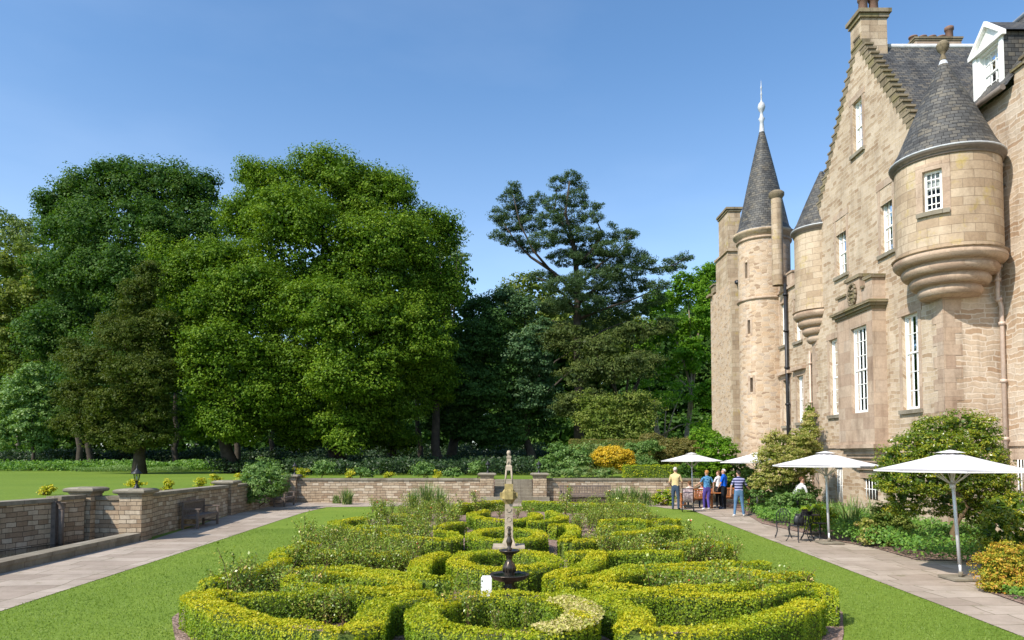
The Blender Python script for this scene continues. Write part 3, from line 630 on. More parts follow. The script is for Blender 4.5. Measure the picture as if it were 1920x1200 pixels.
rose(1060, 968, TALL, .95, 'rose standing in front of the left end of the far bench'); rose(1148, 968, TALL, .85, 'rose with one red flower before the far bench')

# ------------------------------------------------------------ leaf plants in general
def crown(b_, lobes, leaf, clump, per, mi=0, flat=.6, back=.45, inner=True, asp=1.4, droop=0.0, spacing=1.0, jit=.55):
    """lobes: (x,y,z,rx,ry,rz) world; clumps on every lobe's skin"""
    Ls = np.array(lobes, dtype=float); allC = []; allN = []; allV = []
    for i, (x, y, z, rx, ry, rz) in enumerate(lobes):
        rm = (rx * ry * rz) ** (1 / 3); area = 4 * math.pi * rm * rm
        nC = max(5, int(area / (clump * clump) * 1.15 / spacing ** 2))
        d = rng.normal(0, 1, (nC, 3)); d /= np.linalg.norm(d, axis=1)[:, None]
        d = d[(d[:, 1] < .25) | (rng.random(nC) < back)]
        rad = rng.uniform(.80, 1.06, len(d))[:, None]
        C = d * np.array([rx, ry, rz]) * rad + np.array([x, y, z])
        # drop clumps buried in another lobe
        keep = np.ones(len(C), bool)
        for j in range(len(lobes)):
            if j == i: continue
            q = (C - Ls[j, :3]) / Ls[j, 3:]
            keep &= (q * q).sum(1) > .55
        C = C[keep]; d = d[keep]
        if len(C) == 0: continue
        cs = clump * rng.uniform(.55, 1.25, len(C)); tone = rng.normal(0, .12, len(C))
        k = per
        off = rng.normal(0, 1, (len(C), k, 3)); off /= np.linalg.norm(off, axis=2)[..., None]
        off *= rng.uniform(.25, 1, (len(C), k, 1)) ** .6
        off[..., 2] = np.where(off[..., 2] < 0, off[..., 2] * .5, off[..., 2])
        sc = np.stack([cs * .72, cs * .72, cs * .72 * flat], 1)[:, None, :]
        Pp = C[:, None, :] + off * sc
        Pp[..., 2] -= droop * (off[..., 0] ** 2 + off[..., 1] ** 2) * cs[:, None]
        Nn = off * .9 + d[:, None, :] * .35 + np.array([0, 0, .55])
        allC.append(Pp.reshape(-1, 3)); allN.append(Nn.reshape(-1, 3))
        allV.append((rng.beta(2.2, 2.2, (len(C), k)) * .85 + .08 + tone[:, None]).reshape(-1))
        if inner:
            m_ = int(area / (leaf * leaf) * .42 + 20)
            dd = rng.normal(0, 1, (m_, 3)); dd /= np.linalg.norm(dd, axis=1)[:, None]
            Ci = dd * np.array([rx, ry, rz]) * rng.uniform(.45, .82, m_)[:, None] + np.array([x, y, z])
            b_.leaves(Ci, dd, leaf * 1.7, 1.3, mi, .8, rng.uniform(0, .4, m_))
    if allC: b_.leaves(np.concatenate(allC), np.concatenate(allN), leaf, asp, mi, jit, np.concatenate(allV))

def trunk_mesh(b_, base, top, r0, r1, n=7, wob=.15, seg=10):
    base = Vector(base); top = Vector(top); P = []
    for i in range(n + 1):
        f = i / n; p = base.lerp(top, f); p.x += random.gauss(0, wob) * math.sin(f * math.pi); p.y += random.gauss(0, wob) * math.sin(f * math.pi); P.append(p)
    rr = [r0 * (1.35 if i == 0 else 1) + (r1 - r0) * i / n for i in range(n + 1)]
    b_.tube(P, rr, seg); return P

def tree(name, label, cat, base, lobes, mat, leaf, clump, per, tr=.4, bark='bark', group=None, limbs=6, sub=0, **kw):
    """lobes: in photo pixels (cx, cy, rx, ry, depth, depth radius factor)"""
    base = Vector(base); root = empty(name, base, label, cat, group)
    W = []
    for l in lobes:
        cx, cy, rx, ry, Y = l[:5]; c = ony(cx, cy, Y); s = Y / F
        W.append((c.x - base.x, c.y - base.y, c.z - base.z, rx * s, (rx + ry) / 2 * s * (l[5] if len(l) > 5 else .9), ry * s))
    W0 = list(W)
    if sub:
        W2 = []
        for (x, y, z, rx, ry, rz) in W0:
            W2.append((x, y, z, rx * .74, ry * .74, rz * .74))
            for q in range(sub):
                d = rng.normal(0, 1, 3); d /= np.linalg.norm(d)
                if d[1] > .35: d[1] *= -1
                if d[2] < -.5: d[2] *= -.6
                k = rng.uniform(.34, .50); W2.append((x + d[0] * rx * .66, y + d[1] * ry * .66, z + d[2] * rz * .66, rx * k, ry * k, rz * k * .85))
        W = W2
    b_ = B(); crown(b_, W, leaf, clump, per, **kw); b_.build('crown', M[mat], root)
    W = W0
    b_ = B()
    hi = max(W, key=lambda q: q[2]); top = Vector((hi[0] * .6, hi[1] * .6, hi[2] * .68))
    P = trunk_mesh(b_, (0, 0, -.1), top, tr, tr * .25)
    sel = sorted(W, key=lambda q: -q[3])[:limbs]
    for q in sel:
        k = random.randint(2, 4); st = P[k]; e = Vector((q[0], q[1], q[2])) ; mid = st.lerp(e, .5) + Vector((0, 0, .08 * (e - st).length))
        b_.tube([st, mid, e], [tr * .45, tr * .28, tr * .06], 7)
    b_.build('trunk', M[bark], root)
    return root

# ------------------------------------------------------------ garden walls, piers, lamps
def wall_run(pts, zt, th, label, side=1, coping_h=.10, name='garden_wall', z0=-.05):
    """stone face follows pts; body lies on the left (side=1) of travel"""
    P = [Vector(p) for p in pts]; n = len(P)
    zt_ = zt if hasattr(zt, '__len__') else [zt] * n
    N = []
    for i in range(n):
        d = (P[min(i + 1, n - 1)] - P[max(i - 1, 0)]).normalized(); N.append(Vector((-d.y, d.x)) * side)
    b_ = B(); c_ = B(); L = 0
    for i in range(n - 1):
        dl = (P[i + 1] - P[i]).length
        for o in (0, th):
            a, b2 = P[i] + N[i] * o, P[i + 1] + N[i + 1] * o
            b_.poly([(a.x, a.y, z0), (b2.x, b2.y, z0), (b2.x, b2.y, zt_[i + 1]), (a.x, a.y, zt_[i])], [(L, 0), (L + dl, 0), (L + dl, zt_[i + 1]), (L, zt_[i])])
        A = [P[i] - N[i] * .05, P[i + 1] - N[i + 1] * .05, P[i + 1] + N[i + 1] * (th + .05), P[i] + N[i] * (th + .05)]
        Z = [zt_[i], zt_[i + 1], zt_[i + 1], zt_[i]]
        lo = [(p.x, p.y, z - .005) for p, z in zip(A, Z)]; hi = [(p.x, p.y, z + coping_h) for p, z in zip(A, Z)]
        mid = [((p + (q - p) * .08).x, (p + (q - p) * .08).y, z + coping_h) for p, q, z in zip(A, A[::-1], Z)]
        c_.poly(hi, [(L, 0), (L + dl, 0), (L + dl, th), (L, th)]); c_.poly(lo[::-1])
        for k, q in ((0, 1), (1, 2), (2, 3), (3, 0)):
            c_.poly([lo[k], lo[q], hi[q], hi[k]], [(L, .2), (L + dl, .2), (L + dl, .3), (L, .3)])
        L += dl
    for i in (0, n - 1):
        a, b2 = P[i], P[i] + N[i] * th; b_.poly([(a.x, a.y, z0), (b2.x, b2.y, z0), (b2.x, b2.y, zt_[i]), (a.x, a.y, zt_[i])])
    o = b_.build(name, M['wall']); tag(o, label, 'wall', None)
    c_.build('coping', M['coping'], o)
    return o
def pier(x, y, w_, h, label, rz=0, cap=.34, lamp=None):
    root = empty('stone_pier', (x, y, 0), label, 'pier', 'square stone piers of the garden walls', rz)
    b_ = B(); b_.box((-w_ / 2, -w_ / 2, -.05), (w_ / 2, w_ / 2, h)); b_.build('shaft', M['wall'], root)
    b_ = B(); e = w_ / 2 + .13
    prof = [(w_ / 2 + .02, h - .002), (w_ / 2 + .03, h + .04), (e - .02, h + .06), (e, h + .09), (e, h + .14), (e - .05, h + .17), (e - .11, h + .185)]
    for (r0, z0), (r1, z1) in zip(prof, prof[1:]):
        for q in range(4):
            a0 = math.pi / 4 + q * math.pi / 2; a1 = a0 + math.pi / 2; s_ = math.sqrt(2)
            b_.poly([(r0 * s_ * math.cos(a0), r0 * s_ * math.sin(a0), z0), (r0 * s_ * math.cos(a1), r0 * s_ * math.sin(a1), z0), (r1 * s_ * math.cos(a1), r1 * s_ * math.sin(a1), z1), (r1 * s_ * math.cos(a0), r1 * s_ * math.sin(a0), z1)])
    r1, z1 = prof[-1]; b_.poly([(-r1, -r1, z1), (r1, -r1, z1), (r1, r1, z1), (-r1, r1, z1)])
    b_.build('cap', M['coping'], root)
    return h + .185
lamp0 = None
def lamp(x, y, z, label):
    global lamp0
    if lamp0 is not None: return dup(lamp0, (x, y, z), 0, label)
    r_ = empty('pier_lantern', (x, y, z), label, 'lantern', 'black lanterns on the piers'); lamp0 = r_
    b_ = B(); b_.lathe([(.085, 0), (.085, .02), (.06, .04), (.035, .10), (.022, .16), (.035, .19), (.05, .21), (.065, .225)], (0, 0, 0), 12); b_.build('base', M['black'], r_)
    b_ = B()
    for k in range(6):
        a = k * math.tau / 6; b_.tube([(.06 * math.cos(a), .06 * math.sin(a), .22), (.10 * math.cos(a), .10 * math.sin(a), .42)], .006, 5)
    b_.build('frame', M['black'], r_)
    b_ = B(); b_.lathe([(.056, .225), (.095, .415)], (0, 0, 0), 6); b_.build('glass', M['glass'], r_)
    b_ = B(); b_.lathe([(0, .23), (.018, .24), (.018, .34), (0, .36)], (0, 0, 0), 8); b_.build('bulb', M['white'], r_)
    b_ = B(); b_.lathe([(.10, .415), (.15, .42), (.145, .44), (.08, .50), (.03, .56), (.018, .60), (.022, .62), (.006, .68), (0, .72)], (0, 0, 0), 12); b_.build('roof', M['black'], r_)
    return r_
WT = 1.02
wall_run([(-10.74, 21.0), (-11.1, 25.0), (-11.52, 29.3)], [1.22, 1.18, 1.12], .42, 'coursed stone retaining wall behind the wooden bench, between the lantern pier and the next', side=1)
wall_run([(-11.55, 30.0), (-11.5, 33.5), (-11.45, YW)], [1.10, 1.12, 1.14], .42, 'shaded stone wall stretch behind the drooping shrub in the far left corner', side=1)
wall_run([(-12.1, 20.9), (-11.0, 20.9)], 1.16, .40, 'short lit stone wall between the two near left piers, crossed by a slanting shadow', side=1)
wall_run([(-12.35, 19.75), (-12.15, 20.55)], 1.22, .42, 'short shaded stone wall stretch beside the left pier over the pool', side=1)
wall_run([(-14.25, 5.0), (-14.1, 14.0), (-12.95, 17.7), (-12.42, 19.7)], 1.18, .42, 'shaded stone wall along the back of the pool at the left edge', side=1)
wall_run([(-11.45, YW), (-5, YW), (-1.55, YW)], 1.14, .42, 'long sunlit stone wall across the garden left of the steps', side=1)
wall_run([(1.75, YW), (5, YW), (11.5, YW)], 1.14, .42, 'sunlit stone wall behind the far bench, right of the steps', side=1)
pz = pier(-10.89, 20.95, .64, 1.30, 'stone pier carrying the black lantern at the near end of the left wall')
lamp(-10.89, 20.95, pz, 'black lantern on the nearest lit pier on the left')
pier(-12.34, 20.95, .60, 1.34, 'shaded stone pier left of the lantern pier beside the pool')
pz = pier(-11.72, 29.65, .64, 1.22, 'stone pier at the far end of the wall behind the wooden bench')
pz = pier(-11.35, YW + .1, .6, 1.25, 'stone pier in the far left corner of the garden, mostly behind the drooping shrub')
lamp(-11.2, YW + .1, pz, 'black lantern in the far left corner behind the drooping shrub')
pz = pier(-1.28, YW + .02, .68, 1.34, 'stone gate pier left of the steps'); lamp(-1.25, YW + .05, pz, 'black lantern on the pier left of the steps')
pz = pier(1.42, YW + .02, .68, 1.34, 'stone gate pier right of the steps'); lamp(1.38, YW + .05, pz, 'black lantern on the pier right of the steps')
# steps
b_ = B()
for k in range(7):
    y0 = YW - .9 + k * .42; b_.box((-.92 if k > 1 else -1.6, y0, -.02), (1.06 if k > 1 else 1.9, YW + 2.6, .16 * (k + 1) - (.0 if k < 6 else .003)))
tag(b_.build('stone_steps', M['coping']), 'flight of worn stone steps between the two gate piers', 'steps')
# pool kerb
b_ = B(); A = Vector((-10.62, -3)); C_ = Vector((-10.72, 20.6))
b_.box((-10.96, -5, -.02), (-10.58, 20.58, .15)); b_.box((-10.99, -5, .1502), (-10.55, 20.58, .24))
tag(b_.build('pool_kerb', M['coping']), 'low mossy stone kerb between the pool and the left path', 'kerb')
# buttress pipe by the pool
b_ = B(); b_.box((-12.50, 19.55, 0), (-12.34, 19.72, 1.2)); b_.tube([(-12.22, 19.62, 0), (-12.22, 19.62, 1.02)], .07, 10); b_.lathe([(.09, 0), (.07, .08), (.12, .16)], (-12.22, 19.62, 1.0), 10)
tag(b_.build('wall_downpipe', M['greywood']), 'grey pipe and upright post on the shaded wall over the pool', 'pipe')
b_ = B(); b_.tube([(-13.42, 16.2, .95), (-13.1, 16.15, .98), (-12.95, 16.12, .90)], [.09, .07, .03], 10); b_.lathe([(.02, -.06), (.17, -.04), (.17, .04), (.02, .06)], (-13.4, 16.2, .95), 14)
tag(b_.build('water_spout', M['coping']), 'round stone water spout on the shaded wall over the pool', 'spout')
b_ = B(); b_.tube([(-12.95, 16.12, .90), (-12.88, 16.1, .75), (-12.84, 16.1, .4), (-12.83, 16.1, .07)], .012, 6); tag(b_.build('water_jet', M['alu']), 'thin stream of water falling from the wall spout', 'water')

# ------------------------------------------------------------ castle
castle = empty('castle', (13, 26, 0), 'tall old sandstone castle with crow-stepped gable, round turrets and slate roofs', 'castle')
CM = Matrix.Translation(Vector((-13, -26, 0)))
def cpart(b_, name, mats, parent=None, label=None):
    o = b_.build(name, mats, parent if parent is not None else castle)
    if parent is None:
        o.matrix_parent_inverse = CM
    if label: o['label'] = label
    return o
class FX:      # facade looking toward -X
    def __init__(s, X): s.X = X; s.cyl = None
    def p(s, a, z, n=0): return (s.X - n, a, z)
    def px(s, x, y): v = onx(x, y, s.X); return v.y, v.z
class FY:      # facade looking toward -Y
    def __init__(s, Y): s.Y = Y; s.cyl = None
    def p(s, a, z, n=0): return (a, s.Y - n, z)
    def px(s, x, y): v = ony(x, y, s.Y); return v.x, v.z
class CY:
    def __init__(s, cx, cy, r): s.cx, s.cy, s.r = cx, cy, r; s.cyl = True
    def p(s, a, z, n=0):
        t_ = a / s.r; return (s.cx - (s.r + n) * math.cos(t_), s.cy - (s.r + n) * math.sin(t_), z)
def cuts(a0, a1, ex, d):
    L = sorted(set([round(a0, 5), round(a1, 5)] + [round(e, 5) for e in ex if a0 < e < a1]))
    if not d: return L
    out = [L[0]]
    for q in L[1:]:
        k = max(1, math.ceil((q - out[-1]) / d)); p_ = out[-1]
        out += [p_ + (q - p_) * i / k for i in range(1, k + 1)]
    return out
def panel(b_, S, s0, s1, z0, z1, holes=(), mi=0, depth=.45, back=1):
    ds = S.r * .17 if S.cyl else None
    hs = [h for h in holes if h[0] < s1 and h[1] > s0 and h[2] < z1 and h[3] > z0]
    sc = cuts(s0, s1, [e for h in hs for e in h[:2]], ds); zc = cuts(z0, z1, [e for h in hs for e in h[2:]], None)
    for a, a2 in zip(sc, sc[1:]):
        for z, z2 in zip(zc, zc[1:]):
            m_, zm = (a + a2) / 2, (z + z2) / 2
            if any(h[0] < m_ < h[1] and h[2] < zm < h[3] for h in hs): continue
            b_.poly([S.p(a, z), S.p(a2, z), S.p(a2, z2), S.p(a, z2)], [(a, z), (a2, z), (a2, z2), (a, z2)], mi, bool(S.cyl))
def reveals(b_, S, holes, mi=0, depth=.5, dark=1):
    for (a, a2, z, z2) in holes:
        for q in ([(a, z), (a, z2)], [(a2, z), (a2, z2)], [(a, z), (a2, z)], [(a, z2), (a2, z2)]):
            (u, v), (u2, v2) = q
            b_.poly([S.p(u, v), S.p(u2, v2), S.p(u2, v2, -.26), S.p(u, v, -.26)], [(u, v), (u2, v2), (u2 + .2, v2 + .2), (u + .2, v + .2)], mi)
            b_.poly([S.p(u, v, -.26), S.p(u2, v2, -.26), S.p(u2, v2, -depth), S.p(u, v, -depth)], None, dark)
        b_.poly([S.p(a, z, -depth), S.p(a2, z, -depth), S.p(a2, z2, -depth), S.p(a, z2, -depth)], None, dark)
def mbox(b_, S, s0, s1, z0, z1, n0, n1, mi=0):
    sc = cuts(s0, s1, [], S.r * .17 if S.cyl else None)
    for a, a2 in zip(sc, sc[1:]):
        for z, n_, z2, n2 in ((z0, n1, z1, n1), (z0, n0, z1, n0), (z0, n0, z0, n1), (z1, n0, z1, n1)):
            b_.poly([S.p(a, z, n_), S.p(a2, z, n_), S.p(a2, z2, n2), S.p(a, z2, n2)], [(a, z), (a2, z), (a2, z2 + abs(n2 - n_)), (a, z2 + abs(n2 - n_))], mi)
    for a in (s0, s1): b_.poly([S.p(a, z0, n0), S.p(a, z0, n1), S.p(a, z1, n1), S.p(a, z1, n0)], [(n0, z0), (n1, z0), (n1, z1), (n0, z1)], mi)
def window(S, h, cols=3, rows=(3, 3), curtain=None, surround=True, sill=True, blind=False, label=None, sm='dressed', openlow=0):
    a, a2, z, z2 = h; f = .075; zm = z + (z2 - z) * rows[1] / sum(rows)
    b_ = B()
    n0, n1 = -.20, -.12
    mbox(b_, S, a, a + f, z, z2, n0, n1); mbox(b_, S, a2 - f, a2, z, z2, n0, n1)
    mbox(b_, S, a + f, a2 - f, z, z + f * 1.3, n0, n1 - .003); mbox(b_, S, a + f, a2 - f, z2 - f, z2, n0, n1 - .003); mbox(b_, S, a + f, a2 - f, zm - .03, zm + .03, n0, n1 - .004)
    for k in range(1, cols):
        x = a + f + (a2 - a - 2 * f) * k / cols; mbox(b_, S, x - .013, x + .013, z + f * 1.3, z2 - f, n0 + .02, n1 - .02)
    for (q0, q1, n_) in ((z, zm, rows[1]), (zm, z2, rows[0])):
        for k in range(1, n_):
            y = q0 + (q1 - q0) * k / n_; mbox(b_, S, a + f, a2 - f, y - .013, y + .013, n0 + .022, n1 - .022)
    o = cpart(b_, 'window', M['white'], label=label)
    b_ = B(); b_.poly([S.p(a + f, z + f, -.165), S.p(a2 - f, z + f, -.165), S.p(a2 - f, z2 - f, -.165), S.p(a + f, z2 - f, -.165)]); b_.build('pane', M['glass'], o)
    if surround:
        b_ = B(); q = .17; e = .012
        mbox(b_, S, a - q, a - .002, z, z2 - .0, 0.001, e); mbox(b_, S, a2 + .002, a2 + q, z, z2, 0.001, e); mbox(b_, S, a - q - .06, a2 + q + .06, z2 + .002, z2 + .24, 0.001, e + .01)
        b_.build('surround', M[sm], o)
    if sill:
        b_ = B(); mbox(b_, S, a - .17, a2 + .17, z - .13, z - .002, -.25, .09); b_.build('sill', M['coping'], o)
    if curtain:
        b_ = B(); ww = a2 - a
        for side in (0, 1):
            for k in range(4):
                u = (a + .03 + k * ww * .06) if side == 0 else (a2 - .03 - (k + 1) * ww * .06)
                mbox(b_, S, u, u + ww * .055, z + .05, z2 - .05, -.30 - .03 * (k % 2), -.27 - .03 * (k % 2))
        b_.build('curtain', M[curtain], o)
    if blind:
        b_ = B(); mbox(b_, S, a + f, a2 - f, z2 - (z2 - z) * blind, z2 - f, -.24, -.22); b_.build('blind', M['blind'], o)
    return o
def hpx(S, x0, y0, x1, y1):      # opening from photo rectangle (taken at its middle)
    xm, ym = (x0 + x1) / 2, (y0 + y1) / 2
    a = S.px(x0, ym)[0]; a2 = S.px(x1, ym)[0]; zt = S.px(xm, y0)[1]; zb = S.px(xm, y1)[1]
    return (min(a, a2), max(a, a2), zb, zt)

# -- main gable block
XE, YN, YF = 13.0, 21.55, 31.0
SE = FX(XE)
W1 = hpx(SE, 1599, 186, 1617, 285); W2 = hpx(SE, 1651, 348, 1674, 474); W3 = hpx(SE, 1568, 408, 1587, 516)
W4 = hpx(SE, 1556, 635, 1574, 778); W6 = hpx(SE, 1692, 588, 1723, 768)
WB = (27.9, 28.8, .9, 1.75); 
GY, GZ, SL = 26.45, 18.15, 1.40
b_ = B(); ZW = 11.2
hE = [W2, W3, W4, W6]
lowE = [hpx(SE, 1566, 875, 1580, 946), hpx(SE, 1618, 897, 1646, 938)]
panel(b_, SE, YN, YF, -.1, ZW, hE + lowE); reveals(b_, SE, hE + lowE + [W1], depth=.5)
# gable rows
nst = 25; rise = (GZ - ZW) / nst
rows_ = []
for k in range(nst):
    z0 = ZW + k * rise; hw = (GZ - z0 - rise * .5) / SL + .12
    rows_.append((z0, hw)); panel(b_, SE, GY - hw, GY + hw, z0, z0 + rise, [W1])
cpart(b_, 'gable_wall', [M['rubble'], M['dark']])
# far side and near return walls
b_ = B(); SN = FY(YN)
panel(b_, SN, XE, 14.8, -.1, 11.2); cpart(b_, 'return_wall', [M['rubbleG']])
b_ = B(); SFar = FY(YF); panel(b_, SFar, XE, 22, -.1, 11.2); cpart(b_, 'return_wall', [M['rubble']])
# quoins (alternating dressed corner stones)
b_ = B(); z = 0.0; k = 0
while z < 7.2:
    L_ = .55 if k % 2 else .34; hgt = .34
    mbox(b_, SE, YN - .003, YN + L_, z + .004, z + hgt, 0.001, .012); mbox(b_, SN, XE - .012, XE + (.34 if k % 2 else .55), z + .004, z + hgt, 0.001, .012)
    z += hgt; k += 1
cpart(b_, 'quoin', [M['dressed']])
b_ = B(); z = 0.0; k = 0
while z < 7.2:
    mbox(b_, SE, YF - (.55 if k % 2 else .34), YF, z + .004, z + .34, 0.001, .012); z += .34; k += 1
cpart(b_, 'quoin', [M['dressed']])
# crow steps
b_ = B()
for z0, hw in rows_:
    for sg in (-1, 1):
        if hw < .47 and sg < 0: continue
        e = GY + sg * hw; i_ = GY + sg * (hw - .42) if hw >= .47 else GY - hw
        mbox(b_, SE, min(e, i_), max(e, i_), z0 + .004, z0 + rise - .06, -.28, .006)
        e2 = GY + sg * (hw + .05)
        mbox(b_, SE, min(e2, i_), max(e2, i_), z0 + rise - .06, z0 + rise + .012, -.30, .03)
cpart(b_, 'crow_steps', [M['mossy']])
# main roof
b_ = B(); XR = 34.0
def slope(b_, p0, p1, p2, p3, mi=0):     # p0,p1 along the eave, p2,p3 ridge
    a = Vector(p1) - Vector(p0); v = Vector(p3) - Vector(p0); L_ = a.length; al = a / L_; h = (v - al * v.dot(al)).length
    b_.poly([p0, p1, p2, p3], [(0, 0), (L_, 0), ((Vector(p2) - Vector(p0)).dot(al), h), (v.dot(al), h)], mi)
rz_ = GZ - .35
slope(b_, (XE + .5, GY - 5.2, rz_ - 5.2 * SL), (XR, GY - 5.2, rz_ - 5.2 * SL), (XR, GY, rz_), (XE + .5, GY, rz_))
slope(b_, (XE + .5, GY + 5.2, rz_ - 5.2 * SL), (XR, GY + 5.2, rz_ - 5.2 * SL), (XR, GY, rz_), (XE + .5, GY, rz_))
rf = cpart(b_, 'roof', [M['slate']])
b_ = B(); b_.tube([(XE + .4, GY, rz_ + .02), (XR, GY, rz_ + .02)], .09, 8); b_.build('ridge', M['lead'], rf).matrix_parent_inverse = Matrix.Identity(4)
# gable chimney
def chimney(x0, x1, y0, y1, z0, z1, mats='ashlar', pots=(), caph=.35, capw=.14, moss=True):
    b_ = B(); b_.box((x0, y0, z0), (x1, y1, z1)); o = cpart(b_, 'chimney', [M[mats]])
    b_ = B(); b_.box((x0 - capw * .5, y0 - capw * .5, z1 + .001), (x1 + capw * .5, y1 + capw * .5, z1 + caph * .5)); b_.box((x0 - capw, y0 - capw, z1 + caph * .5 + .001), (x1 + capw, y1 + capw, z1 + caph)); b_.build('chimney_cap', M['mossy'], o)
    for (px_, py_, h, r) in pots:
        b_ = B(); b_.lathe([(r, 0), (r * .92, h * .75), (r * 1.15, h * .78), (r * 1.15, h * .95), (r * .8, h), (r * .6, h)], (px_, py_, z1 + caph), 14); b_.build('chimney_pot', M['pot'], o)
    return o
chimney(XE + .02, XE + .98, 26.15, 27.0, 16.3, 18.75, pots=[(XE + .3, 26.55, .75, .17), (XE + .7, 26.55, .75, .17)], caph=.3, capw=.13)
chimney(17.0, 18.95, 29.6, 30.6, 15, 19.9, 'dressed', [(17.2 + .4 * i, 30.1, .32, .16) for i in range(4)] + [(18.75, 30.1, .75, .16)], caph=.15, capw=.06)

for h, cu, ro, co, bl, lb in ((W1, None, (2, 2), 3, .5, 'narrow sash window high in the gable'), (W2, None, (3, 2), 3, .3, 'white sash window beside the big turret'), (W3, None, (3, 2), 3, 0, 'white sash window on the upper floor near the far turret'), (W4, 'curtain', (3, 3), 2, 0, 'tall sash window left of the bay'), (W6, 'curtain', (2, 3), 3, 0, 'tall sash window right of the bay with brown curtain')):
    window(SE, h, co, ro, cu, label=lb, blind=bl)
# basement openings with bars
for h in lowE:
    b_ = B(); n_ = 5
    for k in range(n_): a = h[0] + (h[1] - h[0]) * (k + .5) / n_; b_.tube([SE.p(a, h[2], -.08), SE.p(a, h[3], -.08)], .018, 6)
    mbox(b_, SE, h[0], h[1], (h[2] + h[3]) / 2 - .015, (h[2] + h[3]) / 2 + .015, -.09, -.07)
    o = cpart(b_, 'window_bars', [M['white']]); 
    b_ = B(); mbox(b_, SE, h[0] - .16, h[1] + .16, h[3] + .001, h[3] + .22, .001, .02); b_.build('lintel', M['dressed'], o)
# string course
b_ = B(); zs = SE.px(1700, 838)[1]
mbox(b_, SE, 27.75, YF, zs, zs + .12, .001, .06); cpart(b_, 'string_course', [M['dressed']]); b_ = B()
mbox(b_, SE, YN - .05, 24.75, zs, zs + .12, .001, .06); mbox(b_, SN, XE - .06, 14.8, zs, zs + .12, .001, .06)
cpart(b_, 'string_course', [M['dressed']])

# -- bay window
XB = 12.52; yb0, yb1 = 24.85, 27.55; zb0, zb1 = 2.75, 7.55
SB = FX(XB); W5 = hpx(SB, 1596, 612, 1626, 774)
b_ = B(); panel(b_, SB, yb0, yb1, zb0, zb1, [W5]); reveals(b_, SB, [W5], depth=.48)
SBn = FY(yb0); panel(b_, SBn, XB, XE, zb0, zb1); panel(b_, FY(yb1), XB, XE, zb0, zb1)
b_.poly([(XB, yb0, zb0), (XE, yb0, zb0), (XE, yb1, zb0), (XB, yb1, zb0)])
bay = cpart(b_, 'bay', [M['dressed'], M['dark']])
b_ = B()
for k, (e, z0, z1) in enumerate(((.05, zb1, zb1 + .10), (.13, zb1 + .101, zb1 + .2), (.20, zb1 + .201, zb1 + .30))): b_.box((XB - e, yb0 - e, z0 + .001), (XE + .01, yb1 + e, z1))
cpart(b_, 'cornice', [M['mossy']])
b_ = B(); zc = zb1 + .31; ym = (yb0 + yb1) / 2
b_.box((XB + .05, yb0 + .02, zc), (XE + .02, yb1 - .02, zc + .55)); b_.box((XB + .0, ym - .5, zc + .001), (XE + .018, ym + .5, zc + 1.0))
b_.box((XB + .03, yb0 + .0, zc + .001), (XE + .022, yb0 + .5, zc + .78)); 
cpart(b_, 'bay_parapet', [M['dressed']])
b_ = B(); b_.box((XB - .06, ym - .58, zc + 1.001), (XE + .05, ym + .58, zc + 1.12)); b_.box((XB - .04, yb0 - .07, zc + .781), (XE + .045, yb0 + .56, zc + .90)); b_.box((XB - .03, yb0 + .57, zc + .551), (XE + .042, ym - .585, zc + .63)); b_.box((XB - .03, ym + .585, zc + .551), (XE + .042, yb1 + .05, zc + .63))
cpart(b_, 'parapet_coping', [M['mossy']])
b_ = B(); S_ = FX(XB)      # carved coat of arms: shield, helm and wreath of scrolls
sh = [(-.20, .62), (.20, .62), (.22, .35), (.12, .14), (0, .03), (-.12, .14), (-.22, .35)]
pts = [S_.p(ym + a * .8, zc + .1 + z * .9, .05) for a, z in sh]; b_.poly(pts)
for i in range(len(sh)):
    a, z = sh[i]; a2, z2 = sh[(i + 1) % len(sh)]; b_.poly([S_.p(ym + a * .8, zc + .1 + z * .9, .05), S_.p(ym + a2 * .8, zc + .1 + z2 * .9, .05), S_.p(ym + a2 * .8, zc + .1 + z2 * .9, 0), S_.p(ym + a * .8, zc + .1 + z * .9, 0)])
for k in range(14):
    t_ = k / 14 * math.tau; b_.tube([S_.p(ym + .25 * math.cos(t_), zc + .46 + .38 * math.sin(t_), .03), S_.p(ym + .30 * math.cos(t_ + .5), zc + .46 + .42 * math.sin(t_ + .5), .05)], .05, 6)
for dz, rr in ((.35, .05), (.5, .06), (.62, .05)): b_.tube([S_.p(ym - .1, zc + dz, .06), S_.p(ym + .1, zc + dz, .06)], rr * .6, 6)
cpart(b_, 'coat_of_arms', [M['mossy']])
b_ = B()
for k in range(6): e = .36 * (1 - k / 6) ** 1.0; b_.box((XE - .48 * (1 - k / 6) ** .8, yb0 + .08 + k * .1, zb0 - .14 * (k + 1) + .0), (XE + .01, yb1 - .08 - k * .1, zb0 - .14 * k - .002))
b_.box((XB - .10, yb0 - .10, zb0 - .06), (XE + .012, yb1 + .10, zb0 + .08))
cpart(b_, 'bay_corbel', [M['dressed']])
window(SB, W5, 4, (3, 3), 'curtain', surround=False, sill=False, label='tall sash window in the projecting bay', openlow=1)

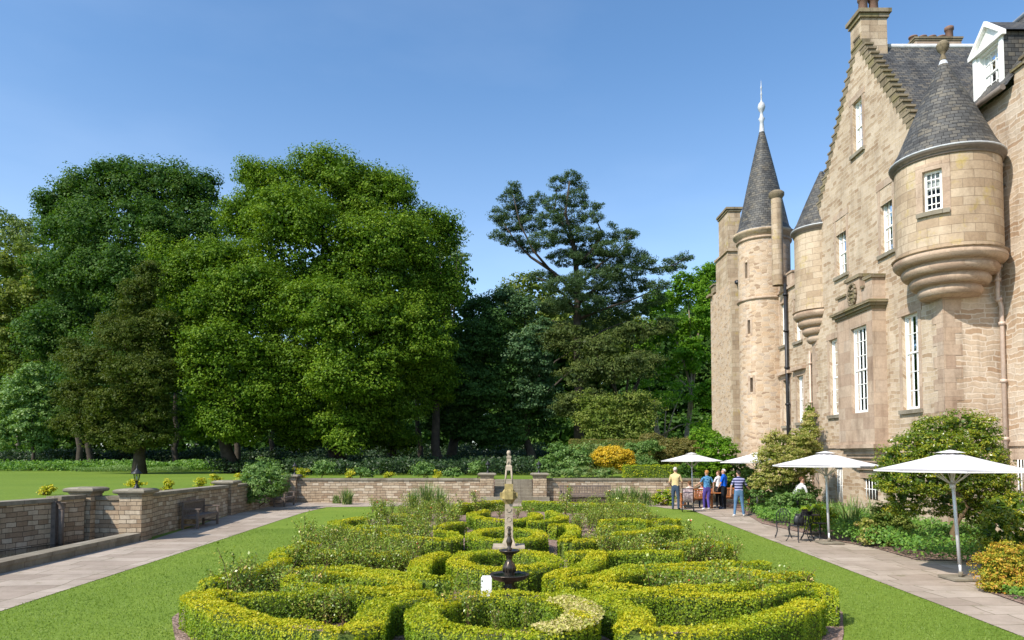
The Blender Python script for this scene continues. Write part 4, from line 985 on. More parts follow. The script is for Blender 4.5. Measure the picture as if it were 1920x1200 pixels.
# -- round turrets
def turret(cx, cy, r, ze, z0, zc1, cone_h, label, holes=(), finial=None, mat='ashlar', flare=.0, steps=4, kick=0.25, lead=True, fmat='lead'):
    S_ = CY(cx, cy, r); b_ = B()
    panel(b_, S_, -math.pi * r, math.pi * r, z0, ze, holes); reveals(b_, S_, holes, depth=.45)
    o = cpart(b_, 'turret', [M[mat], M['dark']], label=label)
    if zc1 is not None:      # corbelled base of roll mouldings
        b_ = B(); prof = [(r, z0 + .02), (r + .13, z0 + .0)]
        hh = (z0 - zc1) / steps
        for k in range(steps):
            rt = (r + .10) * (1 - .14 * k); zt = z0 - k * hh
            for q in range(9):
                t_ = q / 8; prof.append((rt - .09 +   .085 * math.sin(.25 + t_ * (math.pi - .25)) , zt - hh * .90 * t_))
            prof.append((rt - .115 * r * .8 - .05, zt - hh * .92)); prof.append((rt - .14 * r - .06, zt - hh * .99))
        prof.append((.0, zc1 - .05))
        b_.lathe(prof, (cx, cy, 0), 40); b_.build('corbel', M['dressed'], o)
    b_ = B(); R_ = r + flare + (.12 if lead else .02)
    b_.lathe([(r + .01, ze - .16), (r + .05, ze - .15), (r + flare, ze - .06), (R_, ze - .03), (R_ + .01, ze + .035)], (cx, cy, 0), 40); ev = b_.build('eaves', M['gutter' if lead else 'mossy'], o)
    b_ = B(); b_.lathe([(R_ + .005, ze + .03), (R_ + .03, ze + .045), (R_ + .02, ze + .08), (R_ - .06, ze + .10)], (cx, cy, 0), 40); b_.build('lead_gutter', M['lead'], o)
    b_ = B(); prof = [(R_ - .02, ze + .09), (R_ - .22, ze + .09 + .34)]; n_ = 14
    for k in range(n_ + 1):
        f = k / n_; prof.append(((R_ - .22) * (1 - f) + .07 * f + .015 * math.sin(f * math.pi) * r, ze + .43 + (cone_h - .34) * f))
    b_.lathe(prof, (cx, cy, 0), 40); b_.build('roof', M['slate'], o)
    if finial:
        b_ = B(); b_.lathe([(rr, zz) for rr, zz in finial], (cx, cy, ze + .09 + cone_h), 16); b_.build('finial', M[fmat], o)
    return o, S_
# big near turret
cxF, cyF, rF = 13.34, 21.75, 1.43
SFt = CY(cxF, cyF, rF)
def cyl_hit(S_, px, py):
    d = ray(px, py); A_ = d.x ** 2 + d.y ** 2; B_ = -2 * (d.x * S_.cx + d.y * S_.cy); C_ = S_.cx ** 2 + S_.cy ** 2 - S_.r ** 2
    t_ = (-B_ - math.sqrt(max(0, B_ * B_ - 4 * A_ * C_))) / (2 * A_); p = Vector((0, 0, H)) + d * t_
    return math.atan2(S_.cy - p.y, S_.cx - p.x) * S_.r, p.z
q0 = cyl_hit(SFt, 1731, 400); q1 = cyl_hit(SFt, 1768, 400); q2 = cyl_hit(SFt, 1749, 318)
WF = (q0[0], q1[0], q0[1], q2[1])
turret(cxF, cyF, rF, 11.35, 8.45, 7.2, 3.2, 'big corbelled round turret with slate cone on the near corner', [WF],
       finial=[(.10, .0), (.075, .12), (.05, .2), (.13, .30), (.17, .38), (.18, .45), (.185, .46), (.17, .53), (.11, .60), (.04, .64), (.0, .66)], fmat='mossy')
b_ = B(); b_.lathe([(.31, 13.98), (.30, 14.0), (.09, 14.64), (.0, 14.68)], (cxF, cyF, 0), 20); cpart(b_, 'lead_cap', [M['lead']])
window(SFt, WF, 3, (3, 2), None, surround=False, blind=.45, label='small sash window of the big turret')
b_ = B(); a, a2, z, z2 = WF
mbox(b_, SFt, a - .2, a - .002, z - .1, z2 + .22, .001, .015); mbox(b_, SFt, a2 + .002, a2 + .2, z - .1, z2 + .22, .001, .015); mbox(b_, SFt, a, a2, z2 + .002, z2 + .22, .001, .015)
cpart(b_, 'turret_window_margin', [M['dressed']])
# far bartizan
turret(13.50, 30.9, 1.16, 12.1, 8.6, 7.25, 2.6, 'smaller corbelled round turret at the far corner of the gable')

# -- recessed range between the gable and the tall tower
XC = 13.8; SC = FX(XC)
hC = [hpx(SC, 1464, 568, 1474, 648), hpx(SC, 1490, 558, 1502, 640), hpx(SC, 1469, 712, 1481, 798), hpx(SC, 1495, 704, 1507, 792)]
b_ = B(); zC = 10.7; panel(b_, SC, 30.9, 39.0, -.1, zC, hC); reveals(b_, SC, hC)
cpart(b_, 'range_wall', [M['rubble'], M['dark']])
b_ = B(); mbox(b_, SC, 31, 38.2, zC, zC + .12, -.4, .10)
for k in range(5): mbox(b_, SC, 31.6 + k * 1.15, 32.3 + k * 1.15, zC + .121, zC + .75, -.35, .02); mbox(b_, SC, 31.55 + k * 1.15, 32.35 + k * 1.15, zC + .751, zC + .84, -.4, .06)
mbox(b_, SC, 31, 38.2, zC + .122, zC + .35, -.34, .018)
cpart(b_, 'parapet', [M['dressed']])
for h in hC: window(SC, h, 2, (2, 2), None, label='white sash window in the recessed range')
b_ = B(); 
for h in hC[2:]: mbox(b_, SC, h[0] - .35, h[1] + .35, h[3] + .27, h[3] + .42, .002, .2)
cpart(b_, 'drip_mould', [M['dressed']])

# -- tall round tower
cT = (13.55, 38.3); rT = 1.34; ST = CY(cT[0], cT[1], rT)
def slit(px, y0, y1, w_=.16):
    a, zt = cyl_hit(ST, px, y0); _, zb = cyl_hit(ST, px, y1); return (a - w_ / 2, a + w_ / 2, zb, zt)
sl_ = [slit(1399, 492, 522), slit(1404, 600, 626), slit(1409, 708, 735)]
tw, _ = turret(cT[0], cT[1], rT, 14.2, -.1, None, 5.95, 'tall slender round tower with a long slate spire', sl_, mat='rubble2', flare=.17, lead=False, finial=[(r_ * .78, z_) for r_, z_ in [(.19, -.35), (.15, 0), (.12, .25), (.22, .42), (.13, .52), (.09, .78), (.20, .90), (.26, 1.08), (.20, 1.26), (.08, 1.36), (.055, 1.45), (.045, 1.75), (.075, 1.8), (.045, 1.85), (.035, 2.1), (.07, 2.16), (.03, 2.22), (.015, 2.5), (0, 2.6)]])
for zz in (13.75, 10.55): b_ = B(); b_.lathe([(rT, zz), (rT + .08, zz + .03), (rT + .10, zz + .10), (rT + .02, zz + .16)], (cT[0], cT[1], 0), 36); b_.build('band', M['dressed'], tw)
b_ = B(); b_.lathe([(rT + .02, 13.9), (rT + .08, 14.02), (rT + .24, 14.14), (rT + .27, 14.25), (rT + .12, 14.3)], (cT[0], cT[1], 0), 36); b_.build('cornice', M['ashlar'], tw)
for i_, h in enumerate(sl_):
    b_ = B(); mbox(b_, ST, h[0] - .12, h[0] - .002, h[2] - .1, h[3] + .1, .001, .012); mbox(b_, ST, h[1] + .002, h[1] + .12, h[2] - .1, h[3] + .1, .001, .012); cpart(b_, 'slit_margin', [M['dressed']])
# slim round stack beside it
c = onx(1457, 440, 13.45); b_ = B(); b_.lathe([(.27, 11.0), (.27, 15.45)], (c.x, c.y, 0), 16); o = cpart(b_, 'round_chimney', [M['ashlar']])
b_ = B(); b_.lathe([(.27, 15.44), (.38, 15.6), (.38, 15.75), (.26, 15.85), (0, 15.85)], (c.x, c.y, 0), 16); b_.build('chimney_cap', M['mossy'], o)
# small roof behind the parapet
b_ = B(); slope(b_, (13.9, 31, 11.0), (13.9, 39, 11.0), (17.5, 39, 14.0), (17.5, 31, 14.0)); b_.poly([(17.5, 31, 14), (17.5, 39, 14), (22, 39, 11), (22, 31, 11)]); cpart(b_, 'roof', [M['slate']])

# -- far block with tall chimney
XA = 12.85; SA = FX(XA); yA0, yA1 = 41.7, 46.2
b_ = B(); panel(b_, SA, yA0, yA1, -.1, 12.6); panel(b_, FY(yA0), XA, 20, -.1, 12.6); panel(b_, FY(yA1), XA, 20, -.1, 12.6)
b_.poly([(XA, yA0, 12.6), (20, yA0, 12.6), (20, yA1, 12.6), (XA, yA1, 12.6)])
panel(b_, FY(39.5), 13.9, 20, -.1, 10)
cpart(b_, 'far_block_wall', [M['rubble2']])
b_ = B(); z = 0; k = 0
SAn = FY(yA0)
while z < 12.3: mbox(b_, SAn, XA - .012, XA + .74, z + .004, z + .36, .001, .012); mbox(b_, SA, yA0 - .003, yA0 + (.5 if k % 2 else .3), z + .004, z + .36, .001, .012); z += .36; k += 1
cpart(b_, 'quoin', [M['ashlar']])
b_ = B(); b_.box((XA + .003, 42.4, 12.5), (XA + .85, 44.9, 14.55)); b_.box((XA - .08, 42.3, 14.551), (XA + .92, 45.0, 14.68)); cpart(b_, 'chimney_base', [M['ashlar']])
chimney(XA + .06, XA + .82, 42.5, 44.4, 14.68, 17.0, 'ashlar', caph=.25, capw=.12)
b_ = B(); mbox(b_, SA, yA1 - .5, yA1 + .25, 12.6, 12.75, -.4, .22); mbox(b_, SA, 45.2, 46.0, 12.75, 13.2, -.4, .02); mbox(b_, SA, 45.15, 46.05, 13.2, 13.28, -.4, .1); cpart(b_, 'skewputt', [M['mossy']])
b_ = B(); b_.tube([SAn.p(13.1, 12.55, 0.02), SAn.p(13.1, 12.52, .25)], .1, 8); b_.lathe([(.16, 0), (.16, .14), (.02, .2)], (13.1, yA0 - .28, 12.4), 8); cpart(b_, 'floodlight', [M['black']])

# -- near range (right edge)
XG = 14.8; SG = FX(XG)
b_ = B(); hG = [hpx(SG, 1911, 862, 1935, 945)]; panel(b_, SG, 4.0, YN, -.1, 13.35, hG); reveals(b_, SG, hG); panel(b_, SG, YN, 24, 10.5, 13.35); cpart(b_, 'range_wall', [M['rubbleG'], M['dark']])
b_ = B()
for k in range(4): a = hG[0][0] + (hG[0][1] - hG[0][0]) * (k + .5) / 4; b_.tube([SG.p(a, hG[0][2], .06), SG.p(a, hG[0][3], .06)], .02, 6)
o = cpart(b_, 'window_bars', [M['white']]); b_ = B(); mbox(b_, SG, hG[0][0] - .2, hG[0][1] + .2, hG[0][3], hG[0][3] + .3, .001, .05); b_.build('lintel', M['dressed'], o)
b_ = B(); mbox(b_, SG, 4, YN - .01, zs, zs + .12, .001, .06); cpart(b_, 'string_course', [M['dressed']])
b_ = B(); slope(b_, (XG - .25, 20.7, 13.35), (XG - .25, 24.6, 13.35), (17.7, 25, 17.6), (17.7, 20.7, 17.6)); slope(b_, (XG + .3, 4, 13.35), (XG + .3, 20.3, 13.35), (17.7, 20.3, 17.6), (17.7, 4, 17.6)); b_.poly([(17.7, 4, 17.6), (17.7, 25, 17.6), (24, 25, 14), (24, 4, 14)])
cpart(b_, 'roof', [M['slate']])
b_ = B(); b_.tube([(17.7, 4, 17.62), (17.7, 25.5, 17.62)], .1, 8); cpart(b_, 'ridge', [M['lead']])
b_ = B(); b_.tube([(XG - .3, 20.8, 13.32), (XG - .3, 23.6, 13.34)], .09, 8); cpart(b_, 'gutter', [M['gutter']])
# crow stepped skew at the right edge
b_ = B()
for k in range(12): mbox(b_, SG, 19.75, 20.75, 13.35 + k * .38, 13.35 + (k + 1) * .38 - .002, -(3.2), -.0 - k * .26)
cpart(b_, 'gable_wall', [M['rubble']])
b_ = B()
for k in range(12): mbox(b_, SG, 19.68, 20.82, 13.35 + (k + 1) * .38, 13.35 + (k + 1) * .38 + .08, -.5 - k * .26, .07 - k * .26)
cpart(b_, 'crow_steps', [M['mossy']])
# dormer
XD = 14.95; SD = FX(XD); yd0, yd1 = 21.35, 22.75; zd0, zd1 = 13.55, 15.35
WD = (yd0 + .27, yd1 - .27, zd0 + .25, zd1 - .22)
b_ = B(); panel(b_, SD, yd0, yd1, zd0, zd1, [WD]); reveals(b_, SD, [WD], 0, .4)
ymd = (yd0 + yd1) / 2
b_.poly([SD.p(yd0, zd1), SD.p(yd1, zd1), SD.p(ymd, zd1 + .62)])
dm = cpart(b_, 'dormer', [M['white'], M['dark']])
b_ = B()
for (u, z_, u2, z2_) in ((yd0 - .12, zd1 - .02, ymd, zd1 + .72), (yd1 + .12, zd1 - .02, ymd, zd1 + .72)):
    b_.poly([SD.p(u, z_, .12), SD.p(u2, z2_, .12), SD.p(u2, z2_ - .16, .12), SD.p(u, z_ - .12, .12)]); b_.poly([SD.p(u, z_, .12), SD.p(u2, z2_, .12), SD.p(u2, z2_, 0), SD.p(u, z_, 0)])
    b_.poly([SD.p(u, z_ - .12, .12), SD.p(u2, z2_ - .16, .12), SD.p(u2, z2_ - .16, 0), SD.p(u, z_ - .12, 0)])
mbox(b_, SD, yd0 - .12, yd1 + .12, zd1 - .16, zd1 - .02, 0.001, .13); mbox(b_, SD, yd0, yd0 + .16, zd0, zd1 - .16, .001, .05); mbox(b_, SD, yd1 - .16, yd1, zd0, zd1 - .16, .001, .05)
b_.build('pediment', M['white'], dm)
b_ = B(); b_.poly([(XD, yd0, zd0), (17.0, yd0, zd0), (17.0, yd0, zd1), (XD, yd0, zd1)]); b_.build('cheek', M['slate'], dm)
b_ = B(); b_.poly([(XD, yd1, zd0), (17.0, yd1, zd0), (17.0, yd1, zd1), (XD, yd1, zd1)]); b_.build('cheek', M['slate'], dm)
b_ = B(); 
slope(b_, (XD - .05, yd0 - .12, zd1 - .02), (18, yd0 - .12, zd1 - .02), (18, ymd, zd1 + .70), (XD - .05, ymd, zd1 + .70)); slope(b_, (XD - .05, yd1 + .12, zd1 - .02), (18, yd1 + .12, zd1 - .02), (18, ymd, zd1 + .70), (XD - .05, ymd, zd1 + .70))
b_.build('dormer_roof', M['slate'], dm)
window(SD, WD, 3, (2, 2), None, surround=False, sill=False, label='small sash window in the white dormer')

# downpipes
def downpipe(pts, r, mat, hopper=None, label=None):
    b_ = B(); b_.tube(pts, r, 10)
    a, c_ = Vector(pts[0]), Vector(pts[-1])
    zt = max(p[2] for p in pts); z = .8
    for p, q in zip(pts, pts[1:]):
        p = Vector(p); q = Vector(q); n_ = int((p - q).length / 1.9)
        for k in range(n_ + 1): m_ = p.lerp(q, (k + .3) / (n_ + 1)); d = (q - p).normalized() * .05; b_.tube([m_ - d, m_ + d], r * 1.5, 10)
    if hopper: b_.lathe([(r, -.22), (.16, 0), (.19, .02), (.19, .10), (.16, .12)], hopper, 12)
    return cpart(b_, 'downpipe', [M[mat]], label=label)
xg = XG - .14; yg = YN - .16
downpipe([(xg, yg, 11.0), (xg, yg, 8.2), (xg - .12, yg - .05, 7.9), (xg - .14, yg - .05, 7.2), (xg, yg, 6.9), (xg, yg, 0)], .062, 'pipe', (xg, yg, 11.1), 'beige downpipe in the corner beside the big turret')
p = onx(1476, 640, 13.66); downpipe([(13.66, p.y + .15, 11.0), (13.66, p.y, 0)], .085, 'black', None, 'black downpipe between the windows of the recessed range')
p = onx(1519, 700, 13.7); downpipe([(13.7, p.y, 7.2), (13.7, p.y, 0)], .05, 'pipe', None)

# ------------------------------------------------------------ trees
def at(px, Y, z=UZ): return (ony(px, 850, Y).x, Y, z)
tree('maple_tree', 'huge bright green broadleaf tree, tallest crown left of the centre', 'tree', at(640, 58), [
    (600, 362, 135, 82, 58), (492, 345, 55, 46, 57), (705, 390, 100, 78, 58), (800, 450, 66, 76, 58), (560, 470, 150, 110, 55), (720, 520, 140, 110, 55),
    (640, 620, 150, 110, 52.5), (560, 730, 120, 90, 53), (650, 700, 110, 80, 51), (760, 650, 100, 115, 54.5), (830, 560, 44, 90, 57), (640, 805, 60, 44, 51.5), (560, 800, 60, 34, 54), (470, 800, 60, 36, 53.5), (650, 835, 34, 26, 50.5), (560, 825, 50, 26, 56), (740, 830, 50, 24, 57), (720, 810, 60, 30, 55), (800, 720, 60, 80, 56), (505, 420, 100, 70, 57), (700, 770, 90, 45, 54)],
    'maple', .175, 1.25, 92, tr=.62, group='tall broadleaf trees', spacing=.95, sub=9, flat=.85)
tree('maple_tree', 'bright green spreading tree leaning left of the tallest one, behind the dark yew', 'tree', at(440, 52), [
    (410, 500, 90, 62, 54), (350, 540, 78, 72, 54), (460, 580, 110, 95, 52), (350, 640, 70, 85, 53), (420, 690, 105, 90, 50.5), (380, 745, 55, 60, 50), (490, 750, 70, 70, 51), (420, 790, 44, 44, 49.5), (375, 800, 40, 34, 51), (455, 815, 36, 28, 50.5), (300, 480, 30, 45, 55), (520, 690, 60, 80, 52)],
    'maple', .165, 1.15, 88, tr=.5, group='tall broadleaf trees', spacing=.95, sub=9, flat=.85)
tree('sycamore_tree', 'broad dark green tree at the upper left', 'tree', at(235, 70), [
    (240, 350, 95, 55, 70), (160, 380, 75, 70, 70), (330, 370, 80, 60, 70), (385, 370, 42, 45, 71), (230, 440, 130, 80, 67), (120, 430, 50, 60, 70), (140, 520, 80, 70, 67), (260, 540, 120, 90, 66),
    (370, 450, 60, 80, 69), (120, 620, 75, 80, 68), (210, 670, 110, 80, 67), (110, 730, 80, 60, 69), (200, 790, 110, 45, 68), (60, 780, 60, 50, 68), (330, 790, 60, 45, 69)],
    'sycamore', .215, 1.5, 90, tr=.6, group='tall broadleaf trees', spacing=.95, sub=9, flat=.85)
tree('yew_tree', 'dark brownish green yew in front of the big trees on the left', 'tree', at(262, 50), [
    (285, 520, 26, 42, 50), (262, 570, 42, 50, 50), (230, 630, 62, 55, 50), (290, 630, 52, 60, 49.5), (180, 690, 62, 52, 50), (270, 710, 78, 62, 49), (150, 745, 48, 46, 50.5), (215, 760, 62, 44, 49), (300, 770, 44, 40, 49.5), (140, 660, 34, 32, 51), (325, 700, 34, 60, 50), (200, 795, 60, 34, 50), (265, 800, 60, 30, 49.5), (150, 785, 30, 26, 50), (185, 820, 50, 24, 50), (245, 828, 60, 24, 49), (300, 825, 40, 24, 49.5), (130, 800, 30, 22, 50.5)],
    'yew', .15, .8, 58, tr=.42, asp=2.4, spacing=.9, sub=5)
tree('ash_tree', 'loose olive green tree at the left edge', 'tree', at(35, 84), [(40, 500, 42, 52, 84), (85, 540, 36, 60, 82), (30, 580, 60, 60, 83), (80, 640, 50, 60, 82), (10, 660, 50, 60, 82), (60, 700, 50, 40, 82), (-30, 600, 40, 90, 83)], 'olive', .26, 1.4, 60, tr=.35, bark='barklight', back=.4, sub=4)
tree('birch_tree', 'thin pale crowned tree far behind at the left edge', 'tree', at(22, 95), [(14, 420, 22, 28, 95), (45, 425, 24, 18, 95), (20, 455, 34, 28, 95), (55, 450, 18, 26, 94), (10, 500, 30, 30, 94)], 'pale', .24, 1.2, 44, tr=.25, back=.4)
tree('young_tree', 'small pale leaved tree standing alone on the lawn at the left', 'tree', at(62, 62), [(62, 705, 26, 24, 62), (40, 740, 34, 34, 62), (78, 745, 22, 28, 62), (20, 780, 34, 30, 62), (60, 790, 34, 30, 61.5), (25, 825, 34, 22, 62), (75, 825, 20, 20, 62)], 'shrub', .2, .8, 50, tr=.17)
tree('holm_oak', 'very dark tree to the right of the big bright one', 'tree', at(840, 62), [(900, 590, 42, 52, 63), (880, 660, 62, 70, 61), (930, 640, 52, 72, 61), (890, 740, 80, 60, 59.5), (960, 740, 60, 70, 60), (850, 790, 60, 45, 61), (940, 810, 70, 42, 60), (1000, 790, 50, 50, 61), (830, 690, 40, 60, 62)], 'darktree', .2, 1.1, 62, tr=.5, spacing=.95, sub=6)
tree('whitebeam_tree', 'silvery grey green tree left of the tall pine', 'tree', at(1000, 60), [(985, 580, 34, 34, 61), (950, 570, 30, 40, 62), (1010, 640, 36, 46, 60), (980, 670, 44, 50, 59), (1020, 710, 38, 50, 60), (985, 745, 40, 36, 59), (1040, 760, 24, 36, 60)], 'whitebeam', .2, 1.0, 60, tr=.4, spacing=.95, sub=5)
tree('oak_tree', 'pale olive crown peeping out behind the pine', 'tree', at(985, 88), [(985, 530, 30, 22, 88), (1015, 548, 38, 26, 88), (960, 550, 24, 24, 88), (1000, 590, 60, 36, 88), (1050, 600, 50, 46, 88), (1100, 640, 60, 50, 88), (1170, 640, 60, 50, 88)], 'olive', .28, 1.5, 46, tr=.35)
tree('beech_tree', 'bright fresh green tree beside the castle', 'tree', at(1283, 70), [(1325, 515, 30, 30, 71), (1290, 545, 45, 34, 71), (1240, 565, 34, 30, 72), (1325, 590, 30, 50, 70), (1260, 620, 45, 36, 71), (1300, 670, 42, 36, 69), (1240, 690, 36, 32, 70), (1325, 740, 26, 36, 69), (1215, 640, 26, 34, 72)], 'fresh', .22, 1.05, 60, tr=.3, bark='barklight', back=.5, spacing=.9, sub=5)
tree('beech_tree', 'thin fresh green tree with bare grey trunk next to the bright tree by the castle', 'tree', at(1250, 66), [(1250, 740, 30, 22, 66), (1280, 730, 26, 20, 66), (1215, 720, 24, 26, 66), (1310, 790, 24, 20, 64)], 'fresh', .2, .9, 36, tr=.2, bark='barklight', inner=False)
tree('hazel_tree', 'rounded olive green small tree under the pine', 'tree', at(1150, 55), [(1160, 760, 40, 24, 54), (1195, 755, 30, 20, 54), (1130, 790, 42, 26, 53), (1190, 790, 42, 24, 53.5), (1215, 770, 24, 24, 55), (1100, 765, 24, 34, 55), (1160, 815, 60, 18, 53)], 'olive', .15, .8, 56, tr=.16)
tree('spruce_tree', 'dull brownish green conifer spread low below the tall pine', 'tree', at(1130, 58.5), [(1110, 650, 70, 26, 58.5), (1190, 630, 50, 30, 60), (1060, 625, 40, 24, 59), (1150, 695, 74, 34, 57.5), (1210, 685, 46, 40, 60), (1085, 705, 50, 34, 57.5), (1100, 750, 50, 30, 57), (1250, 615, 40, 26, 62), (1030, 640, 36, 26, 59), (1060, 760, 30, 30, 57.5)], 'pinebrown', .2, 1.0, 60, tr=.3, asp=3.0, flat=.5, sub=4)
# the tall pine, every foliage pad placed on its limbs
def pine():
    Y = 61; base = Vector(at(1084, Y)); root = empty('pine_tree', base, 'tall dark pine with open flat-topped limbs against the sky', 'tree')
    pads = [(1072, 333, 17, 11), (1045, 345, 16, 11), (1090, 350, 11, 8), (1078, 372, 24, 15), (1042, 382, 22, 14), (963, 352, 11, 10), (958, 375, 22, 16), (1008, 372, 14, 10), (985, 392, 22, 14), (935, 402, 18, 12), (958, 418, 28, 15), (995, 422, 26, 13),
            (1030, 410, 24, 12), (932, 440, 15, 8), (962, 452, 24, 9), (990, 465, 22, 9), (1020, 450, 28, 13), (1108, 388, 16, 6), (1122, 384, 9, 5), (1112, 408, 18, 8), (1070, 410, 30, 14), (1062, 440, 36, 15), (1150, 422, 9, 4), (1100, 440, 34, 11), (1135, 448, 24, 8), (1172, 440, 24, 7), (1188, 438, 8, 4),
            (1150, 465, 36, 11), (1100, 475, 40, 14), (1060, 485, 34, 13), (1130, 490, 46, 15), (1190, 478, 24, 8), (1205, 492, 26, 9), (1165, 510, 42, 13), (1255, 492, 13, 6), (1285, 482, 18, 7), (1270, 500, 16, 6), (1240, 508, 22, 6), (1110, 525, 50, 15), (1060, 535, 40, 12),
            (1190, 535, 34, 12), (1020, 520, 30, 8), (1150, 555, 44, 15), (1090, 570, 50, 15), (1040, 575, 34, 12), (1130, 600, 60, 17), (1070, 620, 46, 16), (1185, 580, 34, 12), (1235, 535, 20, 9), (1225, 560, 24, 10)]
    s = Y / F; b_ = B(); W = []
    for i, (cx, cy, rx, ry) in enumerate(pads):
        yy = Y + random.uniform(-1.0, 1.0) * (1 + (cy - 330) / 90); c = ony(cx, cy, yy) - base; W.append((c.x, c.y, c.z, rx * s * .96, rx * s * .8, ry * s * 1.05))
    crown(b_, W, .2, .55, 40, asp=3.6, flat=.8, back=1, inner=False, spacing=.72, jit=.8); b_.build('crown', M['pine'], root)
    b_ = B()
    def L(pts, r0, r1, dy=0):
        P = [ony(x, y, Y + dy * i / (len(pts) - 1)) - base for i, (x, y) in enumerate(pts)]; b_.tube(P, [r0 + (r1 - r0) * i / (len(P) - 1) for i in range(len(P))], 8); return P
    L([(1084, 882), (1086, 780), (1085, 690), (1082, 610), (1083, 550), (1080, 500), (1074, 450), (1060, 400), (1068, 340)], .48, .07)
    for pts, r, dy in (([(1083, 560), (1060, 530), (1030, 505), (995, 482), (965, 450), (945, 420)], .22, 1), ([(1030, 505), (1000, 470), (975, 420), (962, 365)], .12, -.5), ([(1080, 500), (1110, 470), (1130, 440), (1112, 398)], .16, -1),
                       ([(1084, 570), (1130, 530), (1170, 500), (1220, 505), (1262, 498), (1290, 480)], .18, 1.5), ([(1078, 470), (1060, 430), (1040, 390), (1045, 350)], .13, .6), ([(1082, 540), (1120, 500), (1160, 470), (1185, 440)], .13, -1.5),
                       ([(1082, 600), (1130, 580), (1190, 560), (1235, 540)], .15, -1), ([(1084, 590), (1060, 555), (1030, 530), (1005, 520)], .13, -1.5), ([(1085, 650), (1130, 620), (1180, 600)], .13, 1), ([(1085, 640), (1060, 615), (1035, 600)], .1, -1)):
        L(pts, r, .03, dy)
    b_.build('trunk', M['bark'], root)
pine()
# bare branchy top behind the big tree
tree('plane_tree', 'thin greyish crown showing past the right shoulder of the tallest tree', 'tree', at(850, 72), [(860, 440, 18, 15, 72), (845, 470, 20, 24, 72), (868, 470, 14, 14, 72), (820, 430, 24, 20, 72)], 'pale', .18, .9, 24, tr=.25, inner=False)
# woodland mass behind
b_ = B()
W = []
for i in range(46):
    px_ = -160 + i * 36 + random.uniform(-10, 10); Y = random.uniform(92, 112); top = 560 if px_ < 90 else (470 if px_ < 830 else (600 if px_ < 1180 else 560))
    c = ony(px_, random.uniform(top + 40, 800), Y); r = random.uniform(4, 5.6); W.append((c.x, c.y, c.z, r, r * .8, r * random.uniform(1.0, 1.5)))
    c = ony(px_ + 20, top + 90, Y); W.append((c.x, c.y, c.z, r, r * .8, r * 1.3))
    c = ony(px_ + 8, 740, Y); W.append((c.x, c.y, c.z, r, r * .8, r * 1.3))
    c = ony(px_ + 15, 820, Y - 6); W.append((c.x, c.y, c.z, 3.6, 3, 3.0))
crown(b_, W, .5, 1.9, 40, back=.2, spacing=1.0)
tag(b_.build('distant_woodland', M['sycamore']), 'dark wood closing the view behind the big trees', 'woodland', None, 'stuff')
# woodland trunks seen under the crowns
for px_, Y, r, mt, lb in ((150, 60, .28, 'bark', 'slim leaning dark trunk behind the small tree on the left'), (172, 63, .3, 'bark', 'dark trunk just right of the leaning one on the left'), (330, 66, .3, 'bark', 'dark trunk under the left trees'), (445, 64, .3, 'bark', 'dark trunk below the left of the tallest crown'), (512, 70, .28, 'bark', 'dark trunk in the deep shade below the tallest crown'),
                          (735, 60, .42, 'bark', 'thick trunk right of the big central one'), (822, 57, .4, 'bark', 'slanting trunk in the shade by the dark tree'), (1235, 74, .22, 'barklight', 'thin trunk left of the pale ones near the castle'), (790, 68, .3, 'bark', 'trunk deep in the wood behind the gate')):
    p = at(px_, Y); root = empty('woodland_tree', p, lb, 'tree', 'trees of the shaded wood'); b_ = B(); trunk_mesh(b_, (0, 0, -.1), (random.uniform(-.6, .6), 0, 7), r, r * .6, wob=.12); b_.build('trunk', M[mt], root)
    b_ = B(); crown(b_, [(random.uniform(-1, 1), 1.5, 8.5, 3.2, 2.6, 2.3)], .28, 1.2, 34, inner=False); b_.build('crown', M['darktree'], root)

# undergrowth along the wood edge
def stuff_band(name, px0, px1, Y0, Y1, h, n, mat, leaf, label, z0=UZ, cat='undergrowth', asp=1.6, humps=.5):
    X0 = ony(px0, 850, Y0).x; X1 = ony(px1, 850, Y0).x
    x = rng.uniform(X0, X1, n); y = rng.uniform(Y0, Y1, n) ; hh = h * (1 - humps + humps * (.5 + .5 * np.sin(x * 1.3 + 1.7 * np.sin(y * .9)) * np.sin(x * .37 + y * .5)))
    z = z0 + hh * rng.beta(2, 1.2, n); b_ = B(); b_.leaves(np.stack([x, y, z], 1), np.tile([-.2, -.4, .8], (n, 1)), leaf, asp, 0, .6); return tag(b_.build(name, M[mat]), label, cat, None, 'stuff')
stuff_band('undergrowth', -60, 420, 58, 66, 1.0, 16000, 'cover', .2, 'rough green nettles along the far edge of the left lawn')
stuff_band('undergrowth', 420, 1000, 60, 70, .8, 16000, 'shadetone', .22, 'low dark undergrowth in the shade below the big trees')
stuff_band('undergrowth', 530, 1010, 46, 60, 1.3, 26000, 'shadetone', .2, 'dark shaded undergrowth beyond the far wall shrubs')
stuff_band('undergrowth', 380, 560, 50, 60, 1.3, 9000, 'shadetone', .2, 'dark shaded undergrowth behind the drooping shrub')
stuff_band('undergrowth', -80, 540, 68, 74, 2.2, 26000, 'shadetone', .24, 'dark bushes in the shade under the left trees')
stuff_band('undergrowth', 540, 1080, 70, 78, 2.6, 26000, 'shadetone', .24, 'dark bushes in the deep shade behind the gate')
stuff_band('meadow_grass', 130, 330, 55.5, 58.5, .5, 8000, 'shrub', .16, 'long pale grass along the lawn edge below the yew', asp=4)

